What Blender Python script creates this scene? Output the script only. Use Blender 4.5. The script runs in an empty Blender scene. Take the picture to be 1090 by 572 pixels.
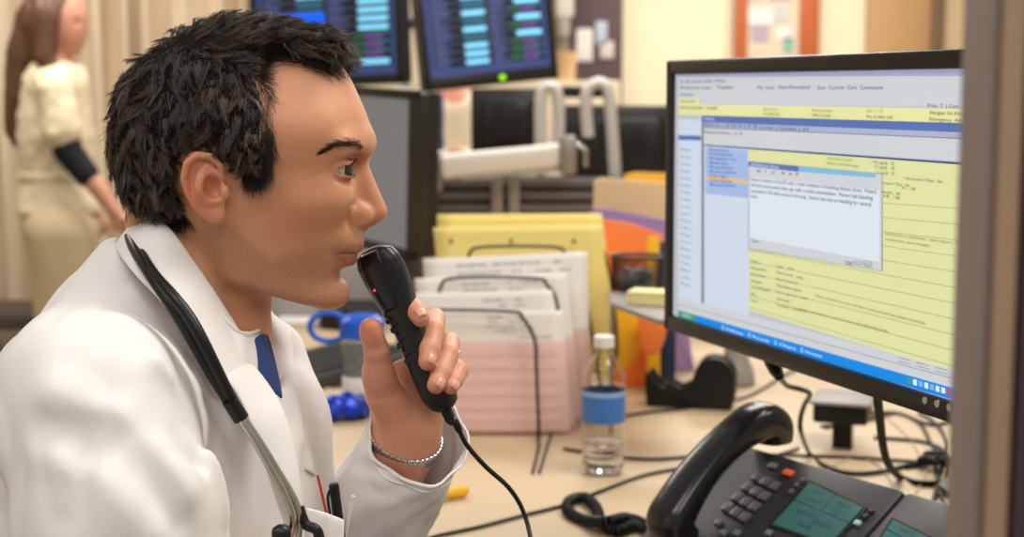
import bpy, bmesh, math, random
import numpy as np
from mathutils import Vector, Matrix
rnd = random.Random(7)
sc = bpy.context.scene
C = sc.collection
PI = math.pi
# ------------------------------------------------------------------ camera model
F_PX = 1500.0; PITCH = math.atan(166/1500.0); CAM_Z = 1.28; DESK = 0.74
def W(px, py, Y):
    a = (px-545)/F_PX; b = -(py-286)/F_PX
    y = b*math.sin(PITCH)+math.cos(PITCH); z = b*math.cos(PITCH)-math.sin(PITCH)
    t = Y/y
    return np.array([a*t, Y, CAM_Z+z*t])
def WZ(px, py, Z):          # point of the horizontal plane z=Z seen at a pixel
    a = (px-545)/F_PX; b = -(py-286)/F_PX
    y = b*math.sin(PITCH)+math.cos(PITCH); z = b*math.cos(PITCH)-math.sin(PITCH)
    t = (Z-CAM_Z)/z
    return np.array([a*t, y*t, Z])
# ------------------------------------------------------------------ materials
_M = {}
def srgb(r, g, b):
    f = lambda c: (c/255/12.92) if c/255 <= .04045 else ((c/255+.055)/1.055)**2.4
    return (f(r), f(g), f(b), 1)
def mat(name, rgb, rough=.5, metal=0, bump=0, bscale=200, var=.06, vscale=8, emit=0, trans=0, sss=0, spec=.5, coat=0, aniso_stretch=None, sheen=0, ior=1.45, alpha=1):
    if name in _M: return _M[name]
    m = bpy.data.materials.new(name); m.use_nodes = True
    nt = m.node_tree; n = nt.nodes; l = nt.links
    b = n['Principled BSDF']
    col = srgb(*rgb)
    b.inputs['Roughness'].default_value = rough; b.inputs['Metallic'].default_value = metal
    b.inputs['Specular IOR Level'].default_value = spec; b.inputs['IOR'].default_value = ior
    if coat: b.inputs['Coat Weight'].default_value = coat; b.inputs['Coat Roughness'].default_value = .15
    if sheen: b.inputs['Sheen Weight'].default_value = sheen
    if trans: b.inputs['Transmission Weight'].default_value = trans
    if alpha < 1: b.inputs['Alpha'].default_value = alpha
    if sss:
        b.inputs['Subsurface Weight'].default_value = sss; b.inputs['Subsurface Radius'].default_value = (1, .35, .2); b.inputs['Subsurface Scale'].default_value = .004
    tc = n.new('ShaderNodeTexCoord'); mp = n.new('ShaderNodeMapping'); l.new(tc.outputs['Object'], mp.inputs[0])
    if aniso_stretch: mp.inputs['Scale'].default_value = aniso_stretch
    nz = n.new('ShaderNodeTexNoise'); nz.inputs['Scale'].default_value = vscale; nz.inputs['Detail'].default_value = 4
    l.new(mp.outputs[0], nz.inputs['Vector'])
    mx = n.new('ShaderNodeMix'); mx.data_type = 'RGBA'
    mx.inputs[6].default_value = tuple(c*(1-var) for c in col[:3])+(1,); mx.inputs[7].default_value = tuple(min(1, c*(1+var)) for c in col[:3])+(1,)
    l.new(nz.outputs['Fac'], mx.inputs[0]); l.new(mx.outputs[2], b.inputs['Base Color'])
    if emit:
        l.new(mx.outputs[2], b.inputs['Emission Color']); b.inputs['Emission Strength'].default_value = emit
    if bump:
        n2 = n.new('ShaderNodeTexNoise'); n2.inputs['Scale'].default_value = bscale; n2.inputs['Detail'].default_value = 3
        l.new(mp.outputs[0], n2.inputs['Vector'])
        bp = n.new('ShaderNodeBump'); bp.inputs['Strength'].default_value = bump; bp.inputs['Distance'].default_value = .001
        l.new(n2.outputs['Fac'], bp.inputs['Height']); l.new(bp.outputs[0], b.inputs['Normal'])
    _M[name] = m
    return m
def attr_mat(name, rough, sss=0, bump=0, bscale=300, spec=.5):
    """a material whose pigment comes from the mesh colour attribute 'pigment' (lips, beard shadow, redness)"""
    m = bpy.data.materials.new(name); m.use_nodes = True
    nt = m.node_tree; n = nt.nodes; l = nt.links; b = n['Principled BSDF']
    at = n.new('ShaderNodeVertexColor'); at.layer_name = 'pigment'
    nz = n.new('ShaderNodeTexNoise'); nz.inputs['Scale'].default_value = 55; nz.inputs['Detail'].default_value = 5
    tc = n.new('ShaderNodeTexCoord'); l.new(tc.outputs['Object'], nz.inputs['Vector'])
    hs = n.new('ShaderNodeHueSaturation'); l.new(at.outputs[0], hs.inputs['Color'])
    mr = n.new('ShaderNodeMapRange'); mr.inputs[3].default_value = .9; mr.inputs[4].default_value = 1.1
    l.new(nz.outputs['Fac'], mr.inputs[0]); l.new(mr.outputs[0], hs.inputs['Value']); l.new(hs.outputs[0], b.inputs['Base Color'])
    b.inputs['Roughness'].default_value = rough; b.inputs['Specular IOR Level'].default_value = spec
    if sss:
        b.inputs['Subsurface Weight'].default_value = sss; b.inputs['Subsurface Radius'].default_value = (1, .35, .2); b.inputs['Subsurface Scale'].default_value = .003
    if bump:
        n2 = n.new('ShaderNodeTexNoise'); n2.inputs['Scale'].default_value = bscale; n2.inputs['Detail'].default_value = 4
        l.new(tc.outputs['Object'], n2.inputs['Vector'])
        bp = n.new('ShaderNodeBump'); bp.inputs['Strength'].default_value = bump; bp.inputs['Distance'].default_value = .0006
        l.new(n2.outputs['Fac'], bp.inputs['Height']); l.new(bp.outputs[0], b.inputs['Normal'])
    return m
# ------------------------------------------------------------------ objects
def tag(o, label=None, cat=None, group=None, kind=None):
    if label: o['label'] = label
    if cat: o['category'] = cat
    if group: o['group'] = group
    if kind: o['kind'] = kind
    return o
def thing(name, label, cat, loc=(0, 0, 0), group=None, rz=0):
    o = bpy.data.objects.new(name, None); C.objects.link(o)
    o.location = Vector([float(v) for v in loc]); o.rotation_euler = (0, 0, rz); o.empty_display_size = .05
    return tag(o, label, cat, group)
def link(name, me, m, parent=None, local=False):
    o = bpy.data.objects.new(name, me); C.objects.link(o)
    if m is not None:
        for k in (m if isinstance(m, (list, tuple)) else [m]): me.materials.append(k)
    if parent is not None:
        o.parent = parent
        if not local:      # mesh data is in world space: undo the parent's placement
            bpy.context.view_layer.update()
            o.matrix_parent_inverse = parent.matrix_world.inverted()
    return o
def mesh_np(name, V, Fq, m, parent=None, smooth=True, local=False, fmat=None):
    me = bpy.data.meshes.new(name)
    V = np.asarray(V, dtype=np.float32)
    if isinstance(Fq, np.ndarray):
        k = Fq.shape[1]
        me.vertices.add(len(V)); me.vertices.foreach_set('co', V.ravel())
        me.loops.add(Fq.size); me.loops.foreach_set('vertex_index', Fq.astype(np.int32).ravel())
        me.polygons.add(len(Fq)); me.polygons.foreach_set('loop_start', np.arange(0, Fq.size, k, dtype=np.int32))
        me.update(calc_edges=True)
    else:
        me.from_pydata([tuple(map(float, v)) for v in V], [], Fq); me.update()
    if smooth: me.polygons.foreach_set('use_smooth', np.ones(len(me.polygons), dtype=bool))
    if fmat is not None: me.polygons.foreach_set('material_index', np.asarray(fmat, dtype=np.int32))
    me.validate()
    return link(name, me, m, parent, local)
class MB:
    """collects shapes into one mesh"""
    def __init__(s): s.v = []; s.f = []; s.mi = []; s.sm = []
    def add(s, V, F, mi=0, smooth=False):
        o = len(s.v); s.v += [tuple(map(float, p)) for p in V]
        s.f += [tuple(i+o for i in f) for f in F]; s.mi += [mi]*len(F); s.sm += [smooth]*len(F); return s
    def box(s, c, size, R=None, bev=0, mi=0, seg=2):
        bm = bmesh.new(); bmesh.ops.create_cube(bm, size=1)
        bmesh.ops.scale(bm, vec=Vector([float(k) for k in size]), verts=bm.verts)
        if bev: bmesh.ops.bevel(bm, geom=list(bm.edges), offset=bev, segments=seg, affect='EDGES', profile=.5)
        M_ = Matrix.Translation(Vector([float(k) for k in c])) @ (R.to_4x4() if R is not None else Matrix.Identity(4))
        bm.transform(M_); bm.verts.index_update()
        s.add([v.co for v in bm.verts], [[v.index for v in f.verts] for f in bm.faces], mi, smooth=bool(bev)); bm.free(); return s
    def tube(s, pts, r, n=10, caps=True, mi=0, closed=False):
        V, F = tube_geo(pts, r, n, caps, closed); s.add(V, F, mi, True); return s
    def lathe(s, prof, c=(0, 0, 0), R=None, n=32, mi=0, cap=True):
        V = []; F = []
        for (r, z) in prof:
            for i in range(n):
                a = 2*PI*i/n; V.append(Vector((r*math.cos(a), r*math.sin(a), z)))
        for j in range(len(prof)-1):
            for i in range(n):
                k = (i+1) % n; F.append((j*n+i, j*n+k, (j+1)*n+k, (j+1)*n+i))
        if cap:
            F.append(tuple(range(n-1, -1, -1))); F.append(tuple((len(prof)-1)*n+i for i in range(n)))
        c = Vector([float(k) for k in c])
        V = [(R @ v if R is not None else v)+c for v in V]
        s.add(V, F, mi, True); return s
    def quadgrid(s, P, mi=0, closed_u=False, flip=False):     # P[i][j] 3D
        P = np.asarray(P); a, b = P.shape[:2]; F = []
        for i in range(a-1 if not closed_u else a):
            for j in range(b-1):
                q = (i*b+j, ((i+1) % a)*b+j, ((i+1) % a)*b+j+1, i*b+j+1); F.append(q[::-1] if flip else q)
        s.add(P.reshape(-1, 3), F, mi, True); return s
    def prism(s, poly, axis_o, u, v, n, depth, mi=0, bev=0):   # polygon in (u,v) plane, extruded along n
        u = Vector([float(k) for k in u]); v = Vector([float(k) for k in v]); n = Vector([float(k) for k in n]); o = Vector([float(k) for k in axis_o])
        bm = bmesh.new()
        vs = [bm.verts.new(o+u*float(p[0])+v*float(p[1])) for p in poly]
        f = bm.faces.new(vs); r = bmesh.ops.extrude_face_region(bm, geom=[f])
        bmesh.ops.translate(bm, vec=n*depth, verts=[g for g in r['geom'] if isinstance(g, bmesh.types.BMVert)])
        bmesh.ops.recalc_face_normals(bm, faces=bm.faces)
        if bev: bmesh.ops.bevel(bm, geom=list(bm.edges), offset=bev, segments=2, affect='EDGES', profile=.5)
        bm.verts.index_update()
        s.add([q.co for q in bm.verts], [[q.index for q in g.verts] for g in bm.faces], mi, bool(bev)); bm.free(); return s
    def build(s, name, m, parent=None, local=False, auto=True):
        me = bpy.data.meshes.new(name); me.from_pydata(s.v, [], s.f); me.update()
        me.polygons.foreach_set('use_smooth', s.sm); me.polygons.foreach_set('material_index', s.mi)
        o = link(name, me, m, parent, local)
        if auto:
            try: me.set_sharp_from_angle(angle=math.radians(38))
            except Exception: pass
        return o
def catmull(pts, k=8, closed=False):
    P = [np.asarray(p, float) for p in pts]; n = len(P); out = []
    rng = range(n if closed else n-1)
    for i in rng:
        if closed: p0, p1, p2, p3 = P[i-1], P[i], P[(i+1) % n], P[(i+2) % n]
        else: p0, p1, p2, p3 = P[max(i-1, 0)], P[i], P[i+1], P[min(i+2, n-1)]
        for j in range(k):
            t = j/k
            out.append(.5*((2*p1)+(-p0+p2)*t+(2*p0-5*p1+4*p2-p3)*t*t+(-p0+3*p1-3*p2+p3)*t**3))
    if not closed: out.append(P[-1])
    return out
def tube_geo(pts, r, n=10, caps=True, closed=False):
    P = np.asarray(pts, float); m = len(P)
    R = np.full(m, r) if np.isscalar(r) else np.interp(np.linspace(0, 1, m), np.linspace(0, 1, len(r)), r)
    T = np.gradient(P, axis=0)
    if closed: T = np.roll(P, -1, 0)-np.roll(P, 1, 0)
    T /= np.linalg.norm(T, axis=1)[:, None]+1e-12
    a = np.array([0, 0, 1.]) if abs(T[0, 2]) < .9 else np.array([1., 0, 0])
    N = np.cross(T[0], a); N /= np.linalg.norm(N); V = []; F = []
    for i in range(m):
        N = N-T[i]*np.dot(N, T[i]); N /= np.linalg.norm(N)+1e-12; B = np.cross(T[i], N)
        for k in range(n):
            t = 2*PI*k/n; V.append(P[i]+R[i]*(math.cos(t)*N+math.sin(t)*B))
    for i in range(m if closed else m-1):
        i2 = (i+1) % m
        for k in range(n):
            F.append((i*n+k, i*n+(k+1) % n, i2*n+(k+1) % n, i2*n+k))
    if caps and not closed:
        F.append(tuple(range(n-1, -1, -1))); F.append(tuple((m-1)*n+k for k in range(n)))
    return V, F
def text_obj(name, s, loc, u, v, size, m, parent, align='LEFT', ext=.0002):
    cu = bpy.data.curves.new(name, 'FONT'); cu.body = s; cu.size = size; cu.align_x = align; cu.extrude = ext; cu.resolution_u = 2
    o = bpy.data.objects.new(name, cu)
    u = Vector([float(k) for k in u]).normalized(); v = Vector([float(k) for k in v]).normalized(); w = u.cross(v)
    M_ = Matrix((u, v, w)).transposed().to_4x4(); M_.translation = Vector([float(k) for k in loc])
    C.objects.link(o); bpy.context.view_layer.update()
    me = bpy.data.meshes.new_from_object(o.evaluated_get(bpy.context.evaluated_depsgraph_get()))
    me.transform(M_); bpy.data.objects.remove(o)
    me.materials.clear()
    return link(name, me, m, parent)
def copy_tree(o, parent=None):
    c = o.copy(); C.objects.link(c)
    if parent is not None: c.parent = parent; c.matrix_parent_inverse = o.matrix_parent_inverse.copy()
    for ch in list(o.children): copy_tree(ch, c)
    return c
# ------------------------------------------------------------------ implicit modelling
def smin(a, b, k):
    h = np.clip(.5+.5*(b-a)/k, 0, 1); return b*(1-h)+a*h-k*h*(1-h)
def smax(a, b, k): return -smin(-a, -b, k)
def cap(P, a, b, ra, rb=None):
    rb = ra if rb is None else rb
    a = np.asarray(a); b = np.asarray(b); d = b-a; t = np.clip(((P-a)@d)/max(d@d, 1e-12), 0, 1)
    return np.linalg.norm(P-a-t[:, None]*d, axis=1)-(ra+(rb-ra)*t)
def chain(P, pts, rs, k=0):
    r = None
    for i in range(len(pts)-1):
        c = cap(P, pts[i], pts[i+1], rs[i], rs[i+1]); r = c if r is None else (smin(r, c, k) if k else np.minimum(r, c))
    return r
def ell(P, c, r, R=None):
    Q = P-np.asarray(c)
    if R is not None: Q = Q@R      # columns of R = local axes
    r = np.asarray(r, float); q = Q/r
    k0 = np.linalg.norm(q, axis=1); k1 = np.linalg.norm(q/r, axis=1)+1e-9
    return k0*(k0-1)/k1
def rotY(deg):   # turn about world Y (the axis into the picture): positive = top leans to -X
    a = math.radians(deg); return np.array([[math.cos(a), 0, -math.sin(a)], [0, 1, 0], [math.sin(a), 0, math.cos(a)]])
def basis(x, y=None):
    x = np.asarray(x, float); x /= np.linalg.norm(x)
    y = np.array([0, 1., 0]) if y is None else np.asarray(y, float); y = y-x*(x@y); y /= np.linalg.norm(y)
    return np.stack([x, y, np.cross(x, y)], 1)
def vnoise(P, s, seed=0):
    """smooth value noise, -1..1"""
    Q = P*s; I = np.floor(Q).astype(np.int64); f = Q-I; f = f*f*(3-2*f); out = 0
    for dx in (0, 1):
        for dy in (0, 1):
            for dz in (0, 1):
                h = ((I[:, 0]+dx)*73856093 ^ (I[:, 1]+dy)*19349663 ^ (I[:, 2]+dz)*83492791 ^ (seed*2654435761)) & 0xffffffff
                h = ((h ^ (h >> 13))*1274126177) & 0xffffffff
                v = ((h ^ (h >> 16)) & 0xffff)/32767.5-1
                w = (f[:, 0] if dx else 1-f[:, 0])*(f[:, 1] if dy else 1-f[:, 1])*(f[:, 2] if dz else 1-f[:, 2])
                out = out+v*w
    return out
def sculpt(fn, lo, hi, h, coarse=5):
    lo = np.asarray(lo, float); hi = np.asarray(hi, float)
    nb = np.ceil((hi-lo)/(h*coarse)).astype(int); n = nb*coarse+1
    cx = [lo[i]+(np.arange(nb[i])+.5)*h*coarse for i in range(3)]
    G = np.stack(np.meshgrid(*cx, indexing='ij'), -1).reshape(-1, 3)
    v = fn(G).reshape(nb)
    act = np.abs(v) < h*coarse*1.6
    Fv = np.repeat(np.repeat(np.repeat(np.where(v < 0, -1., 1.), coarse, 0), coarse, 1), coarse, 2).astype(np.float32)
    Fv = np.pad(Fv, ((0, 1), (0, 1), (0, 1)), mode='edge')
    am = np.repeat(np.repeat(np.repeat(act, coarse, 0), coarse, 1), coarse, 2)
    A = np.zeros(n, bool); A[:-1, :-1, :-1] |= am; A[1:, :-1, :-1] |= am; A[:-1, 1:, :-1] |= am; A[:-1, :-1, 1:] |= am; A[1:, 1:, 1:] |= am; A[1:, 1:, :-1] |= am; A[1:, :-1, 1:] |= am; A[:-1, 1:, 1:] |= am
    idx = np.argwhere(A)
    for s0 in range(0, len(idx), 400000):
        I = idx[s0:s0+400000]; Fv[I[:, 0], I[:, 1], I[:, 2]] = fn(lo+I*h)
    S = Fv < 0
    c = np.zeros(np.array(S.shape)-1, np.int8)
    for dx in (0, 1):
        for dy in (0, 1):
            for dz in (0, 1):
                c += S[dx:S.shape[0]-1+dx, dy:S.shape[1]-1+dy, dz:S.shape[2]-1+dz]
    cells = np.argwhere((c > 0) & (c < 8)); vid = -np.ones(c.shape, np.int32); vid[tuple(cells.T)] = np.arange(len(cells))
    acc = np.zeros((len(cells), 3)); cnt = np.zeros(len(cells))
    cor = [(0, 0, 0), (1, 0, 0), (0, 1, 0), (1, 1, 0), (0, 0, 1), (1, 0, 1), (0, 1, 1), (1, 1, 1)]
    val = [Fv[cells[:, 0]+a, cells[:, 1]+b, cells[:, 2]+d] for a, b, d in cor]
    for i in range(8):
        for j in range(i+1, 8):
            A_ = np.array(cor[i]); B_ = np.array(cor[j])
            if np.abs(A_-B_).sum() != 1: continue
            m = (val[i] < 0) != (val[j] < 0); t = np.where(m, val[i]/(val[i]-val[j]+1e-20), 0)
            acc += m[:, None]*(A_+(B_-A_)*t[:, None]); cnt += m
    V = lo+(cells+acc/np.maximum(cnt, 1)[:, None])*h
    faces = []
    for ax in range(3):
        o1, o2 = [(1, 2), (2, 0), (0, 1)][ax]
        s1 = [slice(None)]*3; s2 = [slice(None)]*3; s1[ax] = slice(0, -1); s2[ax] = slice(1, None)
        d = S[tuple(s1)].astype(np.int8)-S[tuple(s2)].astype(np.int8)
        e = np.argwhere(d != 0)
        e = e[(e[:, o1] > 0) & (e[:, o2] > 0) & (e[:, o1] < S.shape[o1]-1) & (e[:, o2] < S.shape[o2]-1)]
        sg = d[tuple(e.T)]
        def cid(a, b):
            q = e.copy(); q[:, o1] -= a; q[:, o2] -= b; return vid[tuple(q.T)]
        q = np.stack([cid(1, 1), cid(0, 1), cid(0, 0), cid(1, 0)], 1)
        q[sg < 0] = q[sg < 0][:, ::-1]; faces.append(q)
    Fq = np.concatenate(faces); Fq = Fq[(Fq >= 0).all(1)]
    return V, Fq
def laplace(V, Fq, it=1, lam=.5):
    n = len(V); a = Fq; k = a.shape[1]
    for _ in range(it):
        S = np.zeros_like(V); c = np.zeros(n)
        for i in range(k):
            j = (i+1) % k
            for d in range(3):
                S[:, d] += np.bincount(a[:, i], V[a[:, j], d], n)+np.bincount(a[:, j], V[a[:, i], d], n)
            c += np.bincount(a[:, i], minlength=n)+np.bincount(a[:, j], minlength=n)
        V = V+lam*(S/np.maximum(c, 1)[:, None]-V)
    return V
def set_pigment(me, col):
    ca = me.color_attributes.new('pigment', 'FLOAT_COLOR', 'POINT')
    ca.data.foreach_set('color', np.concatenate([col, np.ones((len(col), 1))], 1).astype(np.float32).ravel())
# ================================================================== THE DOCTOR
YM = 1.20
def px(x, y, dy=0.0):       # pixel on the man's mid plane, moved dy in depth (same X, Z)
    return W(x, y, YM+dy)
S12 = YM/F_PX
_z = lambda y: W(300, y, YM)[2]
_x = lambda x: W(x, 200, YM)[0]
prof_y = [95, 118, 136, 150, 160, 170, 180, 200, 220, 235, 246, 257, 265, 275, 287, 296, 308, 316, 324, 329, 345]
prof_x = [378, 386.5, 391, 393, 391.5, 388, 384, 379.5, 378, 379.5, 383, 382.5, 377, 372.5, 367.5, 364, 366.5, 367, 363, 352, 335]
wd_y = [95, 130, 160, 190, 215, 240, 270, 295, 315, 335]
wd_v = [.073, .0755, .0745, .0725, .0700, .0672, .0618, .0560, .049, .043]
bk_y = [95, 200, 240, 270, 300, 335]
bk_x = [160, 170, 205, 225, 238, 250]
def dense(ys, vs):
    yy = np.linspace(min(ys), max(ys), 160); vv = np.interp(yy, ys, vs)
    k = np.exp(-np.linspace(-2, 2, 9)**2); k /= k.sum(); pad = np.pad(vv, 4, mode='reflect', reflect_type='odd')
    return yy, np.convolve(pad, k, 'valid')
PY, PX_ = dense(prof_y, prof_x); pz = np.array([_z(y) for y in PY])[::-1]; pxx = np.array([_x(v) for v in PX_])[::-1]
WY, WV = dense(wd_y, wd_v); wz = np.array([_z(y) for y in WY])[::-1]; wv = WV[::-1]
BY, BV = dense(bk_y, bk_x); bz = np.array([_z(y) for y in BY])[::-1]; bv = np.array([_x(v) for v in BV])[::-1]
EYE = px(360.5, 180, -.0325)
EL = [EYE, EYE*np.array([1, 0, 1])+np.array([0, YM+.0315, 0])]
EARC = px(217, 198)
def mirror(P):
    Q = P.copy(); Q[:, 1] = YM-np.abs(P[:, 1]-YM); return Q
PZ_ = [_z(y) for y in (330, 315, 290, 240, 215, 180, 150, 120)]; PP_ = [1.9, 1.8, 1.66, 1.74, 1.90, 1.86, 2.05, 2.3]
def head_base(P):
    Q = mirror(P)                       # the near half stands for both
    x, y, z = Q[:, 0], YM-Q[:, 1], Q[:, 2]
    F = np.interp(z, pz, pxx); Wd = np.interp(z, wz, wv); Bk = np.interp(z, bz, bv); xc = _x(262)
    front = x > xc
    u = np.where(front, (x-xc)/(F-xc), (xc-x)/(xc-Bk)); v = y/Wd
    p = np.where(front, np.interp(z, PZ_, PP_), 2.4)
    g = (np.abs(u)**p+np.abs(v)**p)**(1/p)
    face = (g-1)*.062
    # cut by the jaw line below and the crown above
    a = px(352, 329); b = px(236, 287); n = np.array([-(b-a)[2], 0, (b-a)[0]]); n /= np.linalg.norm(n); n = n if n[2] < 0 else -n
    face = smax(face, (Q-a)@n, .010)
    face = smax(face, z-_z(118), .03)
    skull = ell(Q, px(260, 128), [.0995, .0745, .083])
    back = ell(Q, px(219, 160), [.070, .066, .074])
    d = smin(skull, back, .03); d = smin(d, face, .022)
    # neck
    nk = smin(cap(Q, px(205, 235, -.0), px(213, 400, 0), .056, .062), cap(Q, px(232, 300), px(222, 370), .040, .044), .02)
    nk = smin(nk, cap(Q, px(190, 275, -.03), px(245, 390, -.018), .022, .018), .02)
    d = smin(d, nk, .016)
    # chin, cheek, cheekbone, brow
    d = smin(d, ell(Q, px(352, 312), [.0135, .020, .0125]), .010)
    d = smin(d, ell(Q, px(335, 214, -.040), [.028, .0145, .015], basis([1, .35, .1])), .026)
    d = smin(d, cap(Q, px(383, 153, -.010), px(365, 157, -.044), .0075, .0065), .014)
    # eye socket
    d = smax(d, -ell(Q, px(381, 179, -.031), [.0155, .0165, .0100]), .011)
    d = smax(d, -ell(Q, px(377, 173, -.016), [.008, .006, .008]), .007)
    # muzzle
    d = smin(d, ell(Q, px(366, 259), [.014, .021, .016]), .012)
    # nose
    n1 = cap(Q, px(379.5, 168), px(401.8, 224), .0066, .0082)
    n1 = smin(n1, cap(Q, px(373, 188), px(384, 228), .0085, .0125), .010)
    al = ell(Q, px(382, 229, -.0120), [.0112, .0064, .0095], rotY(-10))
    n1 = smin(n1, al, .006)
    n1 = smin(n1, cap(Q, px(400, 228), px(387, 239.5), .0055, .0035), .006)
    d = smin(d, n1, .0055)
    # alar groove and nostril
    d = smax(d, -ell(Q, px(392, 240.5, -.0062), [.0058, .0032, .0036], rotY(12)), .002)
    # lips
    up = chain(Q, [px(379, 262.5, 0), px(374.5, 263.5, -.010), px(357, 269.5, -.0235)], [.0044, .0040, .0008])
    lo = chain(Q, [px(370, 279, 0), px(366.5, 278, -.010), px(357, 271.5, -.0230)], [.0060, .0052, .0008])
    d = smin(d, np.minimum(up, lo), .0045)
    mo = chain(Q, [px(378, 270, 0), px(374, 270, -.007), px(366, 270.3, -.018)], [.0024, .0020, .0003])
    d = smax(d, -mo, .0016)
    d = smax(d, -ell(Q, px(366, 270), [.016, .013, .0028]), .0015)
    # under-lip dent
    d = smax(d, -ell(Q, px(371, 291), [.007, .016, .004]), .008)
    # philtrum / nasolabial
    # lids: a shell round each eyeball, opened at the slit
    e = EL[0]
    lid = ell(Q, e+np.array([.0002, 0, 0]), [.0140, .0143, .0137])
    d2 = smin(d, lid, .004)
    slit = ell(Q, e+np.array([.0125, -.0050, -.0006]), [.0150, .0150, .0043], basis([1, -.42, .06]))
    d2 = smax(d2, -slit, .0012)
    d2 = np.maximum(d2, -(np.linalg.norm(Q-e, axis=1)-.0123))
    d = d2
    # ear
    yo = lambda a: -(.0765+a)
    Re = rotY(-15)                       # the rim leans back at the top
    er = ell(Q, px(217, 200, yo(.009)), [.0150, .0062, .0285], rotY(15) @ np.eye(3))
    # swing the disc outwards at its rear edge
    rearfix = np.clip((px(235, 0)[0]-Q[:, 0])/.03, 0, 1)
    Q2 = Q.copy(); Q2[:, 1] += .010*rearfix
    er = ell(Q2, px(217.5, 198, yo(.006)), [.0152, .0048, .0285], rotY(14))
    er = smin(er, ell(Q2, px(229, 230, yo(.004)), [.0078, .0042, .0080]), .006)
    er = smin(er, cap(Q2, px(222, 195, -.070), px(219, 200, yo(.002)), .016, .014), .004)
    concha = ell(Q2, px(227.5, 200, yo(.0125)), [.0082, .0088, .0108], rotY(10))
    er = smax(er, -concha, .0025)
    er = smax(er, -chain(Q2, [px(229, 176, yo(.0125)), px(216, 171, yo(.0130)), px(206, 180, yo(.0130)), px(203, 197, yo(.0125)), px(207, 212, yo(.012))], [.0020, .0036, .0040, .0032, .0014]), .002)
    er = smin(er, chain(Q2, [px(237, 190, yo(.004)), px(235, 177, yo(.0085)), px(225, 167, yo(.0105)), px(211, 165, yo(.0115)), px(200, 174, yo(.012)), px(197, 190, yo(.0115)), px(201, 207, yo(.010)), px(210, 223, yo(.007))], [.0020, .0026, .0029, .0030, .0029, .0027, .0024, .0018]), .0018)
    er = smin(er, chain(Q2, [px(219, 178, yo(.0085)), px(213, 190, yo(.0100)), px(213, 206, yo(.0100)), px(221, 216, yo(.0095)), px(232, 215, yo(.0085))], [.0020, .0026, .0026, .0028, .0026]), .003)
    er = smin(er, ell(Q2, px(239.5, 205, yo(.0065)), [.0040, .0038, .0056]), .003)
    d = smin(d, er, .0030)
    return np.maximum(d, px(0, 402)[2]-P[:, 2])
def hit(x, y, fn=head_base):
    t = np.linspace(YM-.14, YM+.02, 320); P = np.array([W(x, y, a) for a in t]); v = fn(P); i = np.argmax(v < 0)
    return P[i]*(v[i-1]/(v[i-1]-v[i]))+P[i-1]*(-v[i]/(v[i-1]-v[i])) if i > 0 else P[-1]
def groove(pts, r, dep):
    Q = [hit(*p) for p in catmull([np.array(p, float) for p in pts], 4)]; return (Q, r, dep)
GRV = [groove([(378, 217), (372, 221), (369.5, 229), (372, 238)], .0032, .0010), groove([(380, 174), (374, 169.5), (364, 169.5), (353, 176)], .0014, .0012),
       groove([(376, 190.5), (368, 194), (358, 191)], .0024, .0008), groove([(366, 236), (358, 250), (352, 264)], .0050, .0010), groove([(357.5, 268.5), (355.5, 271), (357, 274)], .0026, .0012),
       groove([(378, 270.5), (374, 270.5), (366, 270), (357, 270.3)], .0012, .0020), groove([(352, 180), (345, 177), (338, 174)], .0016, .0004), groove([(352, 182.5), (344, 184), (337, 186)], .0016, .0004)]
def head_fn(P):
    d = head_base(P); Q = mirror(P); near = np.abs(d) < .006
    if near.any():
        q = Q[near]; add = np.zeros(len(q))
        for pts, r, dep in GRV:
            m = None
            for i in range(len(pts)-1):
                a, b = pts[i], pts[i+1]; e = b-a; t = np.clip(((q-a)@e)/(e@e), 0, 1); w_ = np.linalg.norm(q-a-t[:, None]*e, axis=1); m = w_ if m is None else np.minimum(m, w_)
            add += dep*np.exp(-(m/r)**2)
        d[near] += add
    return d
print('head')
hv, hf = sculpt(head_fn, [_x(108), YM-.125, _z(402)], [_x(420), YM+.125, _z(18)], .0012)
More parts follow.
